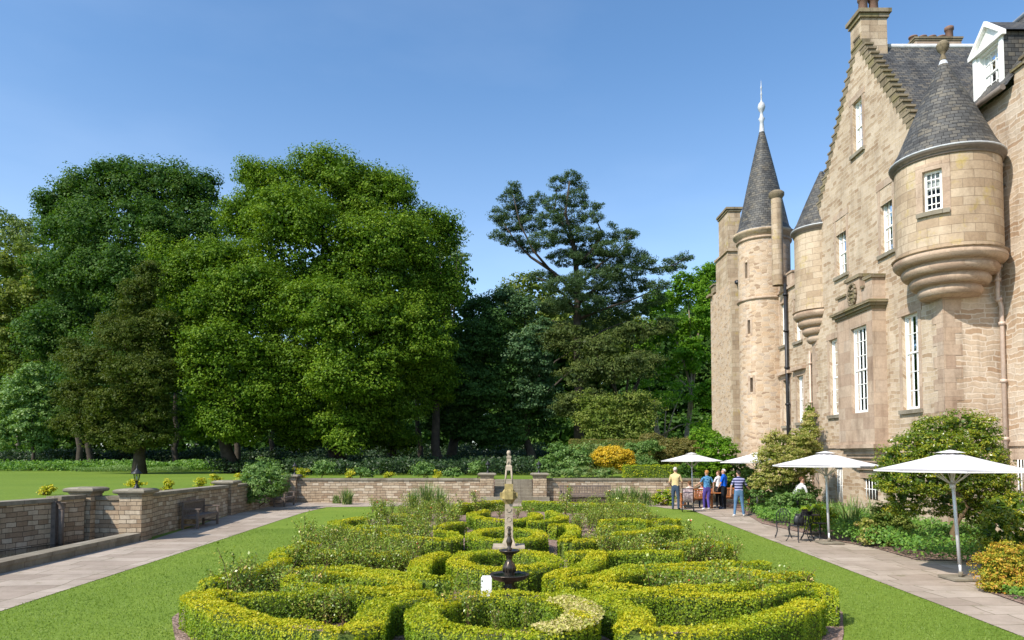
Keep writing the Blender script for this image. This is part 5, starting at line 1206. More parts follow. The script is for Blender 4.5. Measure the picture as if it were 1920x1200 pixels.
# ------------------------------------------------------------ shrubs beyond the walls
def shrub(name, label, px, Y, lobes, mat, leaf=.08, clump=.35, per=40, z=UZ, cat='shrub', group=None, tr=.03, **kw):
    return tree(name, label, cat, at(px, Y, z), lobes, mat, leaf, clump, per, tr=tr, group=group, limbs=4, bark='stem', **kw)
yg_ = 'small golden shrubs on the terrace above the wall'
for (px_, Y, cy, rx, ry, lb) in ((88, 24, 915, 15, 8, 'small golden shrub beyond the pool wall'), (313, 27, 907, 11, 8, 'small golden shrub behind the wall right of the lantern pier'), (375, 30, 902, 9, 9, 'small golden shrub half way along the left wall'), (402, 31, 896, 13, 11, 'taller golden green shrub before the third pier'), (452, 33, 892, 12, 7, 'golden shrub right behind the third pier'),
                                 (565, 39, 882, 13, 9, 'golden shrub near the far left corner'), (655, 39, 886, 9, 6, 'small golden shrub among the far wall shrubs'), (728, 39, 888, 10, 5, 'very small golden shrub on the far wall'), (818, 39, 887, 9, 7, 'golden shrub left of the gate pier'), (253, 26, 905, 18, 5, 'low golden shrub behind the nearest lantern')):
    shrub('golden_shrub', lb, px_, Y, [(px_, cy, rx * .75, ry * .8, Y), (px_ + rx * .5, cy + 2, rx * .5, ry * .6, Y), (px_, cy + ry, rx * .7, ry * .7, Y)], 'gold', .07, .28, 34, group=yg_)
tg = 'leafy green shrubs on the terrace above the far wall'
for (px_, cy, rx, ry, lb) in ((608, 876, 24, 14, 'rounded green shrub near the far left corner'), (680, 884, 28, 9, 'low wide green shrub on the far wall'), (795, 880, 24, 13, 'rounded green shrub in the middle of the far wall'), (848, 886, 18, 8, 'low green shrub left of the gate pier'), (900, 874, 18, 14, 'bright green shrub just behind the left gate pier'), (1022, 875, 18, 16, 'bright green shrub just behind the right gate pier')):
    shrub('green_shrub', lb, px_, 39.5, [(px_, cy, rx * .75, ry, 39.5), (px_ - rx * .5, cy + 3, rx * .5, ry * .7, 39.5), (px_ + rx * .5, cy + 3, rx * .5, ry * .7, 39.5)], 'shrub', .1, .4, 32, group=tg)
shrub('drooping_shrub', 'tall drooping feathery shrub hanging over the left wall', 490, 33, [(495, 878, 34, 18, 32.6), (475, 900, 26, 22, 32), (510, 900, 32, 24, 32), (485, 925, 20, 18, 31.6), (520, 915, 20, 18, 32.2), (465, 930, 10, 12, 31.6)], 'shrub', .10, .36, 52, z=0, asp=2.6)
shrub('big_leaf_shrub', 'tall green shrub right behind the right gate pier, left of the orange one', 1060, 41, [(1050, 850, 28, 18, 41), (1075, 862, 30, 18, 41), (1030, 872, 22, 16, 40), (1095, 850, 18, 14, 42), (1060, 880, 40, 12, 40)], 'shrub', .12, .45, 36)
shrub('rhododendron_bush', 'pale green rounded bush left behind the orange bush', 1110, 43, [(1110, 842, 24, 12, 43), (1135, 840, 20, 11, 43.5), (1100, 865, 30, 14, 42)], 'pale', .11, .4, 40)
shrub('rhododendron_bush', 'pale green rounded bush right behind the orange bush', 1195, 44, [(1195, 842, 26, 14, 44), (1222, 838, 22, 13, 44.5), (1200, 865, 34, 12, 43)], 'shrub', .11, .4, 40)
shrub('broom_bush', 'dome of orange yellow flowers', 1148, 41.5, [(1148, 857, 37, 19, 41.5), (1170, 868, 20, 13, 41.3)], 'orange', .07, .3, 60, spacing=.6, flat=.8)
shrub('ornamental_grass', 'pale grassy clump along the terrace right of the gate', 1090, 39, [(1075, 885, 40, 9, 38.6), (1130, 886, 24, 9, 38.6), (1040, 886, 20, 8, 38.6)], 'blade', .16, .35, 40, asp=5)
def clipped(name, label, x0, x1, y0, y1, z0, z1, mat, leaf=.07, cat='hedge'):
    b_ = B(); b_.box((x0 + .04, y0 + .04, z0), (x1 - .04, y1 - .04, z1 - .04)); ar = []
    for face, a in (('f', (x1 - x0) * (z1 - z0)), ('t', (x1 - x0) * (y1 - y0)), ('l', (y1 - y0) * (z1 - z0))):
        n = int(a / leaf ** 2 * 1.5); u = rng.random(n); v = rng.random(n)
        if face == 'f': C = np.stack([x0 + u * (x1 - x0), y0 + rng.normal(0, .03, n), z0 + v * (z1 - z0)], 1); N = [0, -1, .2]
        elif face == 't': C = np.stack([x0 + u * (x1 - x0), y0 + v * (y1 - y0), z1 + rng.normal(0, .02, n) + .03 * np.sin(u * 40)], 1); N = [0, 0, 1]
        else: C = np.stack([x0 + rng.normal(0, .02, n), y0 + u * (y1 - y0), z0 + v * (z1 - z0)], 1); N = [-1, 0, .2]
        b_.leaves(C, np.tile(N, (n, 1)).astype(float), leaf, 1.4, 1, .7)
    tag(b_.build(name, [M['core'], M[mat]]), label, cat)
xa = ony(1170, 850, 40).x; xb = ony(1252, 850, 40).x
clipped('clipped_hedge', 'bright green clipped hedge on the terrace left of the far umbrella', xa, xb + 1.2, 39.5, 40.8, UZ, ony(1200, 873, 40).z, 'box')
xa = ony(1070, 850, 50).x; xb = ony(1290, 850, 50).x
clipped('clipped_hedge', 'long low brownish hedge in front of the wood', xa, xb, 50, 51.5, UZ, ony(1200, 824, 50).z, 'brownhedge')
shrub('domed_hedge', 'domed brownish clipped bush rising from the long hedge', 1220, 49, [(1222, 824, 22, 12, 49)], 'brownhedge', .08, .35, 60, spacing=.6)
shrub('domed_hedge', 'wide rounded brownish hedge behind the far umbrella', 1270, 46, [(1262, 845, 36, 22, 46), (1300, 842, 30, 22, 46), (1240, 860, 24, 18, 45.5)], 'brownhedge', .08, .35, 60, spacing=.6, flat=.9)
shrub('acer_bush', 'yellow green feathery bush at the foot of the far castle block', 1340, 37, [(1335, 835, 30, 26, 37.5), (1315, 815, 22, 14, 38), (1355, 850, 26, 28, 36.8), (1330, 870, 34, 26, 37), (1350, 895, 30, 18, 37)], 'fresh', .10, .35, 50, z=0)
shrub('dark_bush', 'dark green bush in the shade behind the two far umbrellas', 1330, 38, [(1300, 880, 26, 20, 38.5), (1340, 885, 34, 20, 38), (1375, 890, 24, 28, 37), (1280, 890, 14, 12, 39)], 'sycamore', .11, .4, 44, z=0)
# border against the castle
shrub('pieris_bush', 'large glossy evergreen bush with crooked trunks behind the nearest umbrella', 1790, 17.6, [(1740, 818, 44, 34, 17.8), (1800, 800, 46, 28, 18), (1840, 810, 28, 34, 18), (1700, 850, 42, 34, 17.6), (1770, 850, 60, 40, 17.5), (1845, 855, 34, 40, 18), (1690, 900, 40, 28, 17.5), (1740, 905, 50, 26, 17.6), (1820, 905, 46, 30, 17.8), (1865, 890, 26, 40, 18), (1672, 868, 26, 28, 17.6), (1862, 935, 34, 30, 18), (1700, 940, 44, 26, 18), (1790, 945, 50, 26, 18.4), (1882, 930, 26, 46, 18.2), (1830, 960, 36, 26, 18.2), (1660, 900, 22, 26, 17.9), (1770, 880, 60, 40, 18)], 'pieris', .062, .26, 60, z=0, tr=.09, asp=2.2, spacing=.8, inner=True)
for a in ([(1795, 1000), (1770, 965), (1745, 940), (1710, 915)], [(1800, 1000), (1785, 960), (1750, 945), (1700, 940)], [(1802, 1000), (1810, 960), (1835, 930)]):
    pass
shrub('laurel_bush', 'bright leafy bush at the right edge beside the nearest umbrella', 1880, 15.6, [(1870, 965, 30, 30, 15.6), (1905, 955, 34, 30, 15.8), (1850, 1005, 22, 28, 15.4), (1890, 1010, 40, 34, 15.4), (1925, 990, 30, 40, 15.6), (1800, 950, 12, 12, 16)], 'pieris', .075, .26, 40, z=0, asp=2.2, tr=.03)
shrub('spiraea_bush', 'orange and yellow leaved bush in the bottom right corner', 1895, 13.2, [(1895, 1055, 48, 36, 13.2), (1860, 1070, 28, 34, 13.0), (1930, 1070, 40, 44, 13.2), (1890, 1095, 46, 22, 12.9)], 'spiraea', .045, .2, 60, z=0, asp=1.9, spacing=.7)
shrub('robinia_bush', 'tall loose cream and yellow leaved bush below the black downpipe', 1475, 28, [(1455, 830, 26, 20, 28), (1495, 830, 30, 22, 28), (1440, 860, 24, 22, 27.6), (1480, 862, 34, 26, 27.6), (1515, 850, 22, 28, 28.4), (1430, 900, 22, 22, 27.8), (1520, 800, 12, 30, 29.5), (1460, 890, 28, 18, 27.4), (1500, 880, 28, 24, 28)], 'creamleaf', .085, .3, 52, z=0, asp=2.0, tr=.07, spacing=.85)
shrub('mixed_bush', 'green bush behind the iron table, under the cream leaved one', 1440, 28, [(1440, 920, 30, 22, 28), (1405, 900, 20, 22, 29), (1510, 925, 26, 26, 28.4), (1475, 915, 26, 20, 28.6), (1400, 925, 16, 16, 30), (1490, 935, 30, 18, 27), (1460, 945, 20, 12, 27)], 'shrub', .085, .3, 40, z=0)
shrub('yellow_bush', 'low golden bush behind the iron chairs', 1530, 22.2, [(1520, 955, 26, 11, 22.2), (1545, 965, 24, 12, 22), (1530, 980, 30, 14, 22.2)], 'box', .06, .22, 42, z=0)
shrub('euonymus_bush', 'yellow green bush left of the big evergreen one', 1670, 19.6, [(1665, 965, 28, 26, 19.6), (1640, 985, 18, 20, 19.5), (1690, 985, 24, 24, 19.5), (1665, 1008, 36, 16, 19.4)], 'olive', .06, .22, 44, z=0, asp=1.8)
shrub('hydrangea_bush', 'small brownish leaved plant before the yellow green bush', 1625, 19.4, [(1622, 985, 13, 18, 19.4), (1632, 1008, 16, 14, 19.3)], 'creamleaf', .07, .2, 30, z=0)
b_ = B()
def cover_patch(px, name, label, mat, h, n, leaf, z=0.02):
    poly = [onz(x, y, 0).xy for x, y in px]; xs = [p.x for p in poly]; ys = [p.y for p in poly]
    X = rng.uniform(min(xs), max(xs), n * 3); Y = rng.uniform(min(ys), max(ys), n * 3); ins = np.zeros(n * 3, bool); j = len(poly) - 1
    for i in range(len(poly)):
        a, c_ = poly[i], poly[j]; ins ^= ((a.y > Y) != (c_.y > Y)) & (X < (c_.x - a.x) * (Y - a.y) / (c_.y - a.y + 1e-9) + a.x); j = i
    X = X[ins][:n]; Y = Y[ins][:n]; m_ = len(X)
    hh = h * (.72 + .28 * np.sin(X * 5 + 2 * np.sin(Y * 3)) * np.cos(Y * 4 + X)); Z = z + hh * rng.beta(3, 1.1, m_)
    b_ = B(); b_.leaves(np.stack([X, Y, Z], 1), np.tile([-.35, -.4, .7], (m_, 1)), leaf, 1.7, 0, .55); tag(b_.build(name, M[mat]), label, 'ground cover', None, 'stuff')
cover_patch([(1590, 1018), (1637, 1031), (1717, 1056), (1848, 1062), (1870, 985), (1800, 955), (1640, 955), (1590, 970)], 'ground_cover', 'glossy green ground cover below the big evergreen bush', 'cover', .62, 30000, .085)
cover_patch([(1429, 981), (1500, 996), (1510, 960), (1470, 945), (1415, 948), (1405, 962)], 'ground_cover', 'green ground cover between the far iron table and the near iron chairs', 'cover', .6, 14000, .085)
cover_patch([(1510, 1001), (1570, 1018), (1640, 1033), (1655, 985), (1600, 945), (1530, 945), (1508, 965)], 'ground_cover', 'dark green ground cover in the shade behind the second umbrella', 'cover', .65, 20000, .085)
cover_patch([(1850, 1108), (1920, 1135), (1960, 1120), (1960, 1060), (1900, 1050), (1840, 1052)], 'ground_cover', 'low green plants round the foot of the orange leaved bush', 'cover', .22, 5000, .06)
cover_patch([(1390, 962), (1429, 976), (1470, 950), (1440, 925), (1380, 930)], 'ground_cover', 'low plants by the far iron table', 'cover', .3, 3000, .08)
# strap-leaved plants
def strap(px, py, n, h, spread, label, name='cordyline_plant', mat='blade', wid=.05, z=0, cat='plant', group=None):
    p = onz(px, py, z); b_ = B()
    for i in range(n):
        a = random.uniform(0, math.tau); L_ = h * random.uniform(.6, 1.1); t_ = random.uniform(.15, 1) * spread
        ca, sa = math.cos(a), math.sin(a); pr = None; k_ = 5; o = (random.gauss(0, .04 + .1 * spread), random.gauss(0, .04 + .1 * spread))
        for k in range(k_ + 1):
            f = k / k_; r_ = t_ * f ** 1.3 * L_; zz = L_ * (f - .35 * t_ * f * f); w_ = wid * (1 - f) ** .7 * .5 + .002
            c0 = (o[0] + ca * r_ - sa * w_, o[1] + sa * r_ + ca * w_, zz); c1 = (o[0] + ca * r_ + sa * w_, o[1] + sa * r_ - ca * w_, zz)
            if pr: b_.poly([pr[0], pr[1], c1, c0])
            pr = (c0, c1)
    o = b_.build(name, M[mat]); o.location = (p.x, p.y, z); v = o.data.attributes['var'].data
    for q in v: q.value = random.random()
    tag(o, label, cat, group)
strap(1600, 1003, 90, 1.25, .75, 'large spiky plant behind the second umbrella'); strap(1560, 992, 50, 1.05, .7, 'spiky plant left of the large spiky one'); strap(1635, 985, 40, 1.1, .6, 'spiky plant in front of the arched basement window')
sg = 'clumps of strap leaved plants along the foot of the far wall'
for (px_, py_, n_, h_, lb) in ((650, 946, 70, .85, 'strap leaved clump at the foot of the far wall by the corner path'), (632, 944, 40, .5, 'small green clump left of the strap leaved one by the far wall'), (800, 958, 90, 1.35, 'tall grassy clump before the middle of the far wall'), (825, 962, 80, 1.2, 'grassy clump right of the tallest one'), (775, 955, 60, 1.0, 'grassy clump left of the tallest one'),
                               (1165, 950, 60, 1.1, 'iris clump right of the far bench'), (1190, 948, 60, 1.0, 'second iris clump right of the far bench'), (1212, 948, 50, .9, 'third iris clump right of the far bench'), (1150, 950, 40, .9, 'thin iris clump at the end of the far bench')):
    strap(px_, py_, n_ * 2, h_, .6, lb, 'iris_clump', 'blade', .045, 0, 'plant', sg)
shrub('yellow_shrub', 'low yellow green shrub beside the man in yellow', 1245, 34.8, [(1243, 930, 16, 14, 34.8), (1230, 938, 12, 8, 34.8), (1256, 938, 10, 10, 34.8)], 'box', .08, .28, 40, z=0)
shrub('climbing_plant', 'thin climber with yellow green leaves on the wall below the black pipe', 1515, 30.5, [(1515, 780, 8, 24, 30.6), (1510, 820, 12, 24, 30.5), (1525, 835, 10, 20, 30.5)], 'olive', .09, .3, 30, z=0)

# ------------------------------------------------------------ sundial, fountain, marker
sdp = onz(954, 1041, 0); SDX, SDY = sdp.x, 16.5; SDX = ony(954, 950, 16.5).x
sd = empty('sundial', (SDX, SDY, 0), 'tall carved stone sundial column with ball top standing among the hedges', 'sundial')
b_ = B(); b_.lathe([(.62, 0), (.62, .16), (.50, .161), (.50, .30)], (0, 0, 0), 8); b_.box((-.36, -.36, .30), (.36, .36, .40)); b_.build('base', M['sundial'], sd)
b_ = B(); pr = [(.15, .40), (.14, .44), (.10, .56)]
def sqlathe(b_, prof, mi=0, rot=math.pi / 4, n=4):
    for (r0, z0), (r1, z1) in zip(prof, prof[1:]):
        for q in range(n):
            a0 = rot + q * math.tau / n; a1 = a0 + math.tau / n; s_ = 1 / math.cos(math.pi / n)
            b_.poly([(r0 * s_ * math.cos(a0), r0 * s_ * math.sin(a0), z0), (r0 * s_ * math.cos(a1), r0 * s_ * math.sin(a1), z0), (r1 * s_ * math.cos(a1), r1 * s_ * math.sin(a1), z1), (r1 * s_ * math.cos(a0), r1 * s_ * math.sin(a0), z1)], mi=mi)
sqlathe(b_, [(.15, .40), (.14, .46), (.095, .58), (.092, .70), (.086, .705), (.092, .71), (.092, .90), (.086, .905), (.092, .91), (.090, 1.10), (.084, 1.105), (.090, 1.11), (.088, 1.34)])
for z_, a0, a1 in ((.80, .1, 1.0), (.62, 0, .5), (1.0, .0, 1.0), (1.22, .45, 1.05)):      # carved circles and arcs
    P_ = [(.052 * math.cos(math.tau * (a0 + (a1 - a0) * k / 14)), -.094, z_ + .052 * math.sin(math.tau * (a0 + (a1 - a0) * k / 14))) for k in range(15)]; b_.tube(P_, .010, 5)
b_.build('shaft', M['sundial'], sd)
b_ = B(); sqlathe(b_, [(.088, 1.34), (.095, 1.36), (.15, 1.45), (.16, 1.46), (.16, 1.60), (.15, 1.61), (.10, 1.68), (.095, 1.70)], rot=math.pi / 8, n=8); b_.box((-.095, -.20, 1.455), (.095, .20, 1.63)); b_.box((-.20, -.06, 1.47), (.20, .06, 1.60)); b_.box((-.095, -.10, 1.64), (.095, .10, 1.80)); b_.build('faceted_head', M['sundial_moss'], sd)
b_ = B(); 
for sx in (-1, 1):
    for sy in (-1, 1): b_.tube([(sx * .082, sy * .08, 1.80), (sx * .055, sy * .055, 2.14)], .022, 6)
sqlathe(b_, [(.095, 1.80), (.088, 1.88), (.09, 1.90), (.08, 1.91)]); sqlathe(b_, [(.07, 2.10), (.075, 2.11), (.072, 2.20), (.06, 2.215), (.052, 2.22), (.045, 2.38), (.055, 2.39), (.055, 2.43), (.03, 2.44)]); b_.lathe([(.03, 2.43), (.03, 2.45), (.045, 2.48), (.048, 2.51), (.035, 2.55), (0, 2.565)], (0, 0, 0), 14)
b_.tube([(-.03, -.06, 2.25), (.0, -.065, 2.33), (.03, -.06, 2.25)], .01, 5)
b_.build('spire', M['sundial'], sd)
fy = 11.95; fx = ony(955, 1000, fy).x
ft = empty('fountain', (fx, fy, .04), 'black cast iron two tier fountain inside the round hedges', 'fountain')
b_ = B(); b_.lathe([(.22, -.04), (.22, .06), (.12, .10), (.09, .16), (.12, .24), (.08, .30), (.10, .36)], (0, 0, 0), 16); b_.build('foot', M['iron'], ft)
b_ = B(); b_.lathe([(.08, .34), (.19, .36), (.29, .40), (.325, .455), (.335, .46), (.315, .47), (.20, .42), (0, .41)], (0, 0, 0), 32); b_.build('lower_bowl', M['iron'], ft)
b_ = B(); b_.lathe([(0, .452), (.30, .452)], (0, 0, 0), 32); b_.build('water', M['water'], ft)
b_ = B(); b_.lathe([(.07, .42), (.09, .46), (.085, .50), (.105, .54), (.10, .60), (.06, .66), (.045, .70), (.06, .76), (.08, .80)], (0, 0, 0), 16)
for k in range(12): a = k * math.tau / 12; b_.tube([(.10 * math.cos(a), .10 * math.sin(a), .50), (.108 * math.cos(a), .108 * math.sin(a), .56), (.06 * math.cos(a), .06 * math.sin(a), .66)], .008, 5)
b_.build('stem', M['iron'], ft)
b_ = B(); b_.lathe([(.05, .79), (.12, .80), (.17, .84), (.18, .855), (.16, .86), (.10, .835), (0, .83)], (0, 0, 0), 28); b_.build('upper_bowl', M['iron'], ft)
b_ = B(); b_.lathe([(.035, .84), (.05, .88), (.028, .90), (.045, .96), (.055, 1.0), (.03, 1.06), (.022, 1.10), (.035, 1.12), (.025, 1.14), (.022, 1.20), (.03, 1.22), (0, 1.24)], (0, 0, 0), 14); b_.build('finial', M['iron'], ft)
mp_ = onz(913, 1110, .12); b_ = B(); sx = 13.0 / F * 11
mk = ony(912, 1100, 11.6); X0, X1, Y0_, Y1_, Z_ = mk.x - .085, mk.x + .085, 11.55, 11.67, .50
b_.box((X0, Y0_, 0), (X1, Y1_, Z_))
c0_ = [(X0, Y0_, Z_), (X1, Y0_, Z_), (X1, Y1_, Z_), (X0, Y1_, Z_)]; c1_ = [(X0 + .02, Y0_ + .02, Z_ + .03), (X1 - .02, Y0_ + .02, Z_ + .03), (X1 - .02, Y1_ - .02, Z_ + .03), (X0 + .02, Y1_ - .02, Z_ + .03)]
b_.poly(c1_)
for k in range(4): b_.poly([c0_[k], c0_[(k + 1) % 4], c1_[(k + 1) % 4], c1_[k]])
tag(b_.build('marker_post', M['white']), 'small white post just left of the black fountain', 'post')

# ------------------------------------------------------------ umbrellas
def umbrella(loc, label, rot, rim=2.15, apex=2.52, r=1.45, lean=0.0, base=True):
    root = empty('parasol', loc, label, 'umbrella', 'white parasols along the terrace path', 0)
    b_ = B(); n = 8; ox = -lean
    A = (ox, 0, apex); pts = [(ox + r * math.cos(rot + k * math.tau / n), r * math.sin(rot + k * math.tau / n), rim) for k in range(n)]
    segs = 6
    for k in range(n):
        p, q = pts[k], pts[(k + 1) % n]; prev = None
        for i in range(segs + 1):
            f = i / segs; sag = -.035 * math.sin(f * math.pi)
            a = tuple(A[j] + (p[j] - A[j]) * f for j in range(3)); c_ = tuple(A[j] + (q[j] - A[j]) * f for j in range(3)); m_ = tuple((a[j] + c_[j]) / 2 for j in range(3)); m_ = (m_[0] + (A[0] - m_[0]) * .03 * f, m_[1] * (1 - .03 * f), m_[2] + sag)
            a = (a[0], a[1], a[2] + sag * .35); c_ = (c_[0], c_[1], c_[2] + sag * .35)
            if prev: b_.poly([prev[0], a, m_, prev[1]], smooth=True); b_.poly([prev[1], m_, c_, prev[2]], smooth=True)
            prev = (a, m_, c_)
        b_.poly([prev[0], prev[1], (prev[1][0], prev[1][1], prev[1][2] - .03), (prev[0][0], prev[0][1], prev[0][2] - .03)]); b_.poly([prev[1], prev[2], (prev[2][0], prev[2][1], prev[2][2] - .03), (prev[1][0], prev[1][1], prev[1][2] - .03)])
    b_.build('canopy', M['canvas'], root)
    b_ = B(); cc = (ox, 0, apex); b_.lathe([(.27, -.028), (.15, .0), (.03, .025), (0, .03)], cc, 8, a0=rot, a1=rot + math.tau); b_.build('vent_cap', M['canvas'], root)
    b_ = B(); b_.tube([(0, 0, .05), (ox * .12, 0, .32)], .026, 10); b_.tube([(ox * .12, 0, .30), (ox * .5, 0, 1.2), (ox, 0, apex - .02)], .033, 10); b_.tube([(ox * .82, 0, rim - .36), (ox * .86, 0, rim - .28)], .055, 10); b_.build('pole', M['alu'], root)
    for k in range(n):
        b_ = B(); p = pts[k]; a = Vector((ox * .84, 0, rim - .30)); e = Vector(A).lerp(Vector(p), .42) + Vector((0, 0, -.03)); b_.tube([a, a.lerp(e, .4) + Vector((0, 0, -.03)), e], .011, 5)
        b_.tube([Vector(A) + Vector((0, 0, -.04)), Vector(p) + Vector((0, 0, -.015))], .010, 5); b_.build('rib', M['alu'], root)
    if base:
        b_ = B(); b_.box((-.29, -.29, .015), (.29, .29, .055)); b_.tube([(0, 0, .055), (0, 0, .16)], .04, 10); b_.build('base_plate', M['coping'], root)
    return root
def gp(x, y, z=0): p = onz(x, y, z); return (p.x, p.y, .012)
umbrella(gp(1802, 1088), 'nearest white parasol on the right, in front of the big evergreen bush', .42, lean=.14, r=1.38)
umbrella(gp(1555, 1020), 'second nearest white parasol, beside the black iron table and chairs', .20, lean=.06, r=1.43)
umbrella(gp(1421, 967), 'third white parasol, behind the man in the striped shirt', .10, lean=.04, r=1.5)
umbrella(gp(1299, 948), 'farthest white parasol, over the seated people', .60, lean=.03, r=1.45)

# ------------------------------------------------------------ wooden benches
def bench(loc, rz, w_, mat, label, grp=None, arms=True, h=.90):
    root = empty('wooden_bench', loc, label, 'bench', grp, rz); hw = w_ / 2; m_ = M[mat]      # local: sitter looks along -Y
    b_ = B(); 
    for k in range(5): b_.box((-hw + .04, -.24 + k * .10, .41), (hw - .04, -.16 + k * .10, .435))
    b_.box((-hw + .05, -.25, .34), (hw - .05, -.22, .409)); b_.build('seat', m_, root)
    b_ = B(); n_ = int(w_ / .085)
    for k in range(n_): x = -hw + .08 + (w_ - .16) * (k + .5) / n_; b_.box((x - .022, .235, .50), (x + .022, .255, h - .07))
    b_.box((-hw + .03, .215, h - .075), (hw - .03, .275, h)); b_.box((-hw + .06, .225, .45), (hw - .06, .265, .50)); b_.build('backrest', m_, root)
    for sx in (-1, 1):
        b_ = B(); x = sx * (hw - .035); b_.box((x - .035, -.27, 0), (x + .035, -.20, .64)); b_.build('leg', m_, root)
        b_ = B(); b_.box((x - .035, .21, 0), (x + .035, .28, h)); b_.build('leg', m_, root)
        if arms: b_ = B(); b_.box((x - .05, -.33, .641), (x + .05, .21, .675)); b_.build('armrest', m_, root)
        b_ = B(); b_.box((x - .02, -.20, .12), (x + .02, .21, .17)); b_.box((x - .02, -.20, .33), (x + .02, .21, .40)); b_.build('stretcher', m_, root)
    return root
p0 = onz(379, 995); p1 = onz(420, 986)
bench((-10.62, 24.7, .01), R(90) + R(2.5), 1.85, 'greywood', 'weathered wooden bench against the shaded left wall')
pb_ = ony(1098, 930, 36.5); bench((pb_.x, 36.45, .01), 0, 2.6, 'greywood', 'long weathered bench against the sunlit far wall right of the steps')
pb_ = ony(520, 930, 34.5); bench((-10.9, 34.6, .01), R(90), 1.5, 'greywood', 'small bench half hidden in the shade of the drooping shrub')
bench(gp(1306, 953), math.pi + R(8), 1.35, 'teak', 'orange brown garden bench with its back to us, holding two seated people', 'orange brown garden benches round the table')
bench(gp(1378, 950), math.pi + R(-8), 1.25, 'teak', 'orange brown garden bench partly behind the two men', 'orange brown garden benches round the table')
tb = empty('wooden_table', gp(1342, 953), 'low wooden table between the orange brown benches', 'table'); b_ = B(); b_.box((-.42, -.35, .68), (.42, .35, .72)); b_.build('tabletop', M['teak'], tb)
for sx in (-1, 1):
    for sy in (-1, 1): b_ = B(); b_.box((sx * .36 - .03, sy * .29 - .03, 0), (sx * .36 + .03, sy * .29 + .03, .68)); b_.build('leg', M['iron'], tb)
# ------------------------------------------------------------ iron bistro chairs and tables
def iron_chair(loc, rz, label):
    r_ = empty('iron_chair', loc, label, 'chair', 'black iron garden chairs', rz)      # faces -Y
    b_ = B(); b_.lathe([(0, .44), (.20, .44), (.21, .45), (.20, .462), (0, .462)], (0, 0, 0), 20); b_.build('seat', M['black'], r_)
    for sx in (-1, 1):
        for sy in (-1, 1): b_ = B(); b_.tube([(sx * .14, sy * .14, .45), (sx * .19, sy * .19, .40), (sx * .165, sy * .165, .2), (sx * .20, sy * .20, .06), (sx * .235, sy * .235, 0)], [.016, .016, .013, .012, .014], 6); b_.build('leg', M['black'], r_)
    b_ = B(); P_ = [(-.18, .15, .45)] + [(-.19 * math.cos(t_), .19 + .03 * math.sin(t_), .62 + .24 * math.sin(t_)) for t_ in [math.pi * k / 10 for k in range(11)]] + [(.18, .15, .45)]; b_.tube(P_, .013, 6)
    for s_ in (.11, .06): b_.tube([(-s_ * math.cos(t_), .20, .62 + s_ * 1.5 * math.sin(t_)) for t_ in [math.tau * k / 12 for k in range(13)]], .009, 5)
    b_.tube([(0, .17, .46), (0, .21, .86)], .009, 5); b_.tube([(-.08, .17, .46), (-.11, .2, .7), (-.06, .21, .83)], .008, 5); b_.tube([(.08, .17, .46), (.11, .2, .7), (.06, .21, .83)], .008, 5)
    b_.build('backrest', M['black'], r_)
    return r_
ch = iron_chair(gp(1469, 1008), R(160), 'leftmost black iron chair at the near table')
dup(ch, gp(1497, 1016), R(205), 'black iron chair holding a black bag, at the near table'); dup(ch, gp(1538, 1011), R(20), 'black iron chair right of the near table, close to the parasol pole'); dup(ch, gp(1524, 1001), R(-20), 'black iron chair behind the near table')
dup(ch, gp(1409, 966), R(185), 'black iron chair right behind the man in the striped shirt'); dup(ch, gp(1437, 958), R(60), 'black iron chair right of the third parasol pole')
def iron_table(loc, label):
    r_ = empty('iron_table', loc, label, 'table', 'black iron garden tables')
    b_ = B(); b_.lathe([(0, .70), (.33, .70), (.345, .71), (.33, .722), (0, .722)], (0, 0, 0), 24); b_.build('tabletop', M['black'], r_)
    for k in range(4): a = k * math.tau / 4 + .4; b_ = B(); b_.tube([(.05 * math.cos(a), .05 * math.sin(a), .70), (.07 * math.cos(a), .07 * math.sin(a), .4), (.16 * math.cos(a), .16 * math.sin(a), .12), (.26 * math.cos(a), .26 * math.sin(a), 0)], .015, 6); b_.build('leg', M['black'], r_)
    return r_
t1 = iron_table(gp(1514, 1012), 'black iron table next to the second parasol'); dup(t1, gp(1426, 962), 0, 'black iron table under the third parasol')
b_ = B(); M4 = Matrix.Translation(Vector(gp(1499, 1015)) + Vector((0, 0, .463)))
b_.lathe([(.0, 0), (.15, .0), (.17, .10), (.13, .24), (.09, .27), (0, .27)], (0, 0, 0), 10, ); o = b_.build('handbag', M['black']); o.matrix_world = M4 @ Matrix.Diagonal((1, .6, 1, 1)); tag(o, 'black bag standing on the seat of an iron chair', 'bag')
b_ = B(); b_.tube([(-.08, 0, .24), (-.05, 0, .36), (.05, 0, .36), (.08, 0, .24)], .01, 6); b_.build('strap', M['black'], o)
b_ = B(); p = Vector(gp(1512, 1013)) + Vector((0, 0, .724)); Rm = Matrix.Translation(p) @ Matrix.Rotation(R(20), 4, 'Z') @ Matrix.Rotation(R(-22), 4, 'X'); b_.box((-.11, 0, 0), (.11, .01, .16), 0, Rm); b_.box((-.11, -.09, 0), (.11, -.08, .155), 0, Matrix.Translation(p) @ Matrix.Rotation(R(20), 4, 'Z') @ Matrix.Rotation(R(24), 4, 'X'))
tag(b_.build('menu_stand', M['black']), 'black folded menu board standing on the near iron table', 'menu')
# bollard in the border
b_ = B(); bp = onz(1473, 955); b_.lathe([(.16, 0), (.13, .06), (.125, .72), (.14, .78)], (bp.x, bp.y, 0), 16); o = b_.build('bollard_light', M['black']); tag(o, 'thick dark bollard with flat cap beside the cream leaved bush', 'bollard')
b_ = B(); b_.lathe([(.10, .78), (.10, .84), (.22, .85), (.22, .92), (.10, .96), (0, .96)], (bp.x, bp.y, 0), 16); b_.build('cap', M['black'], o)

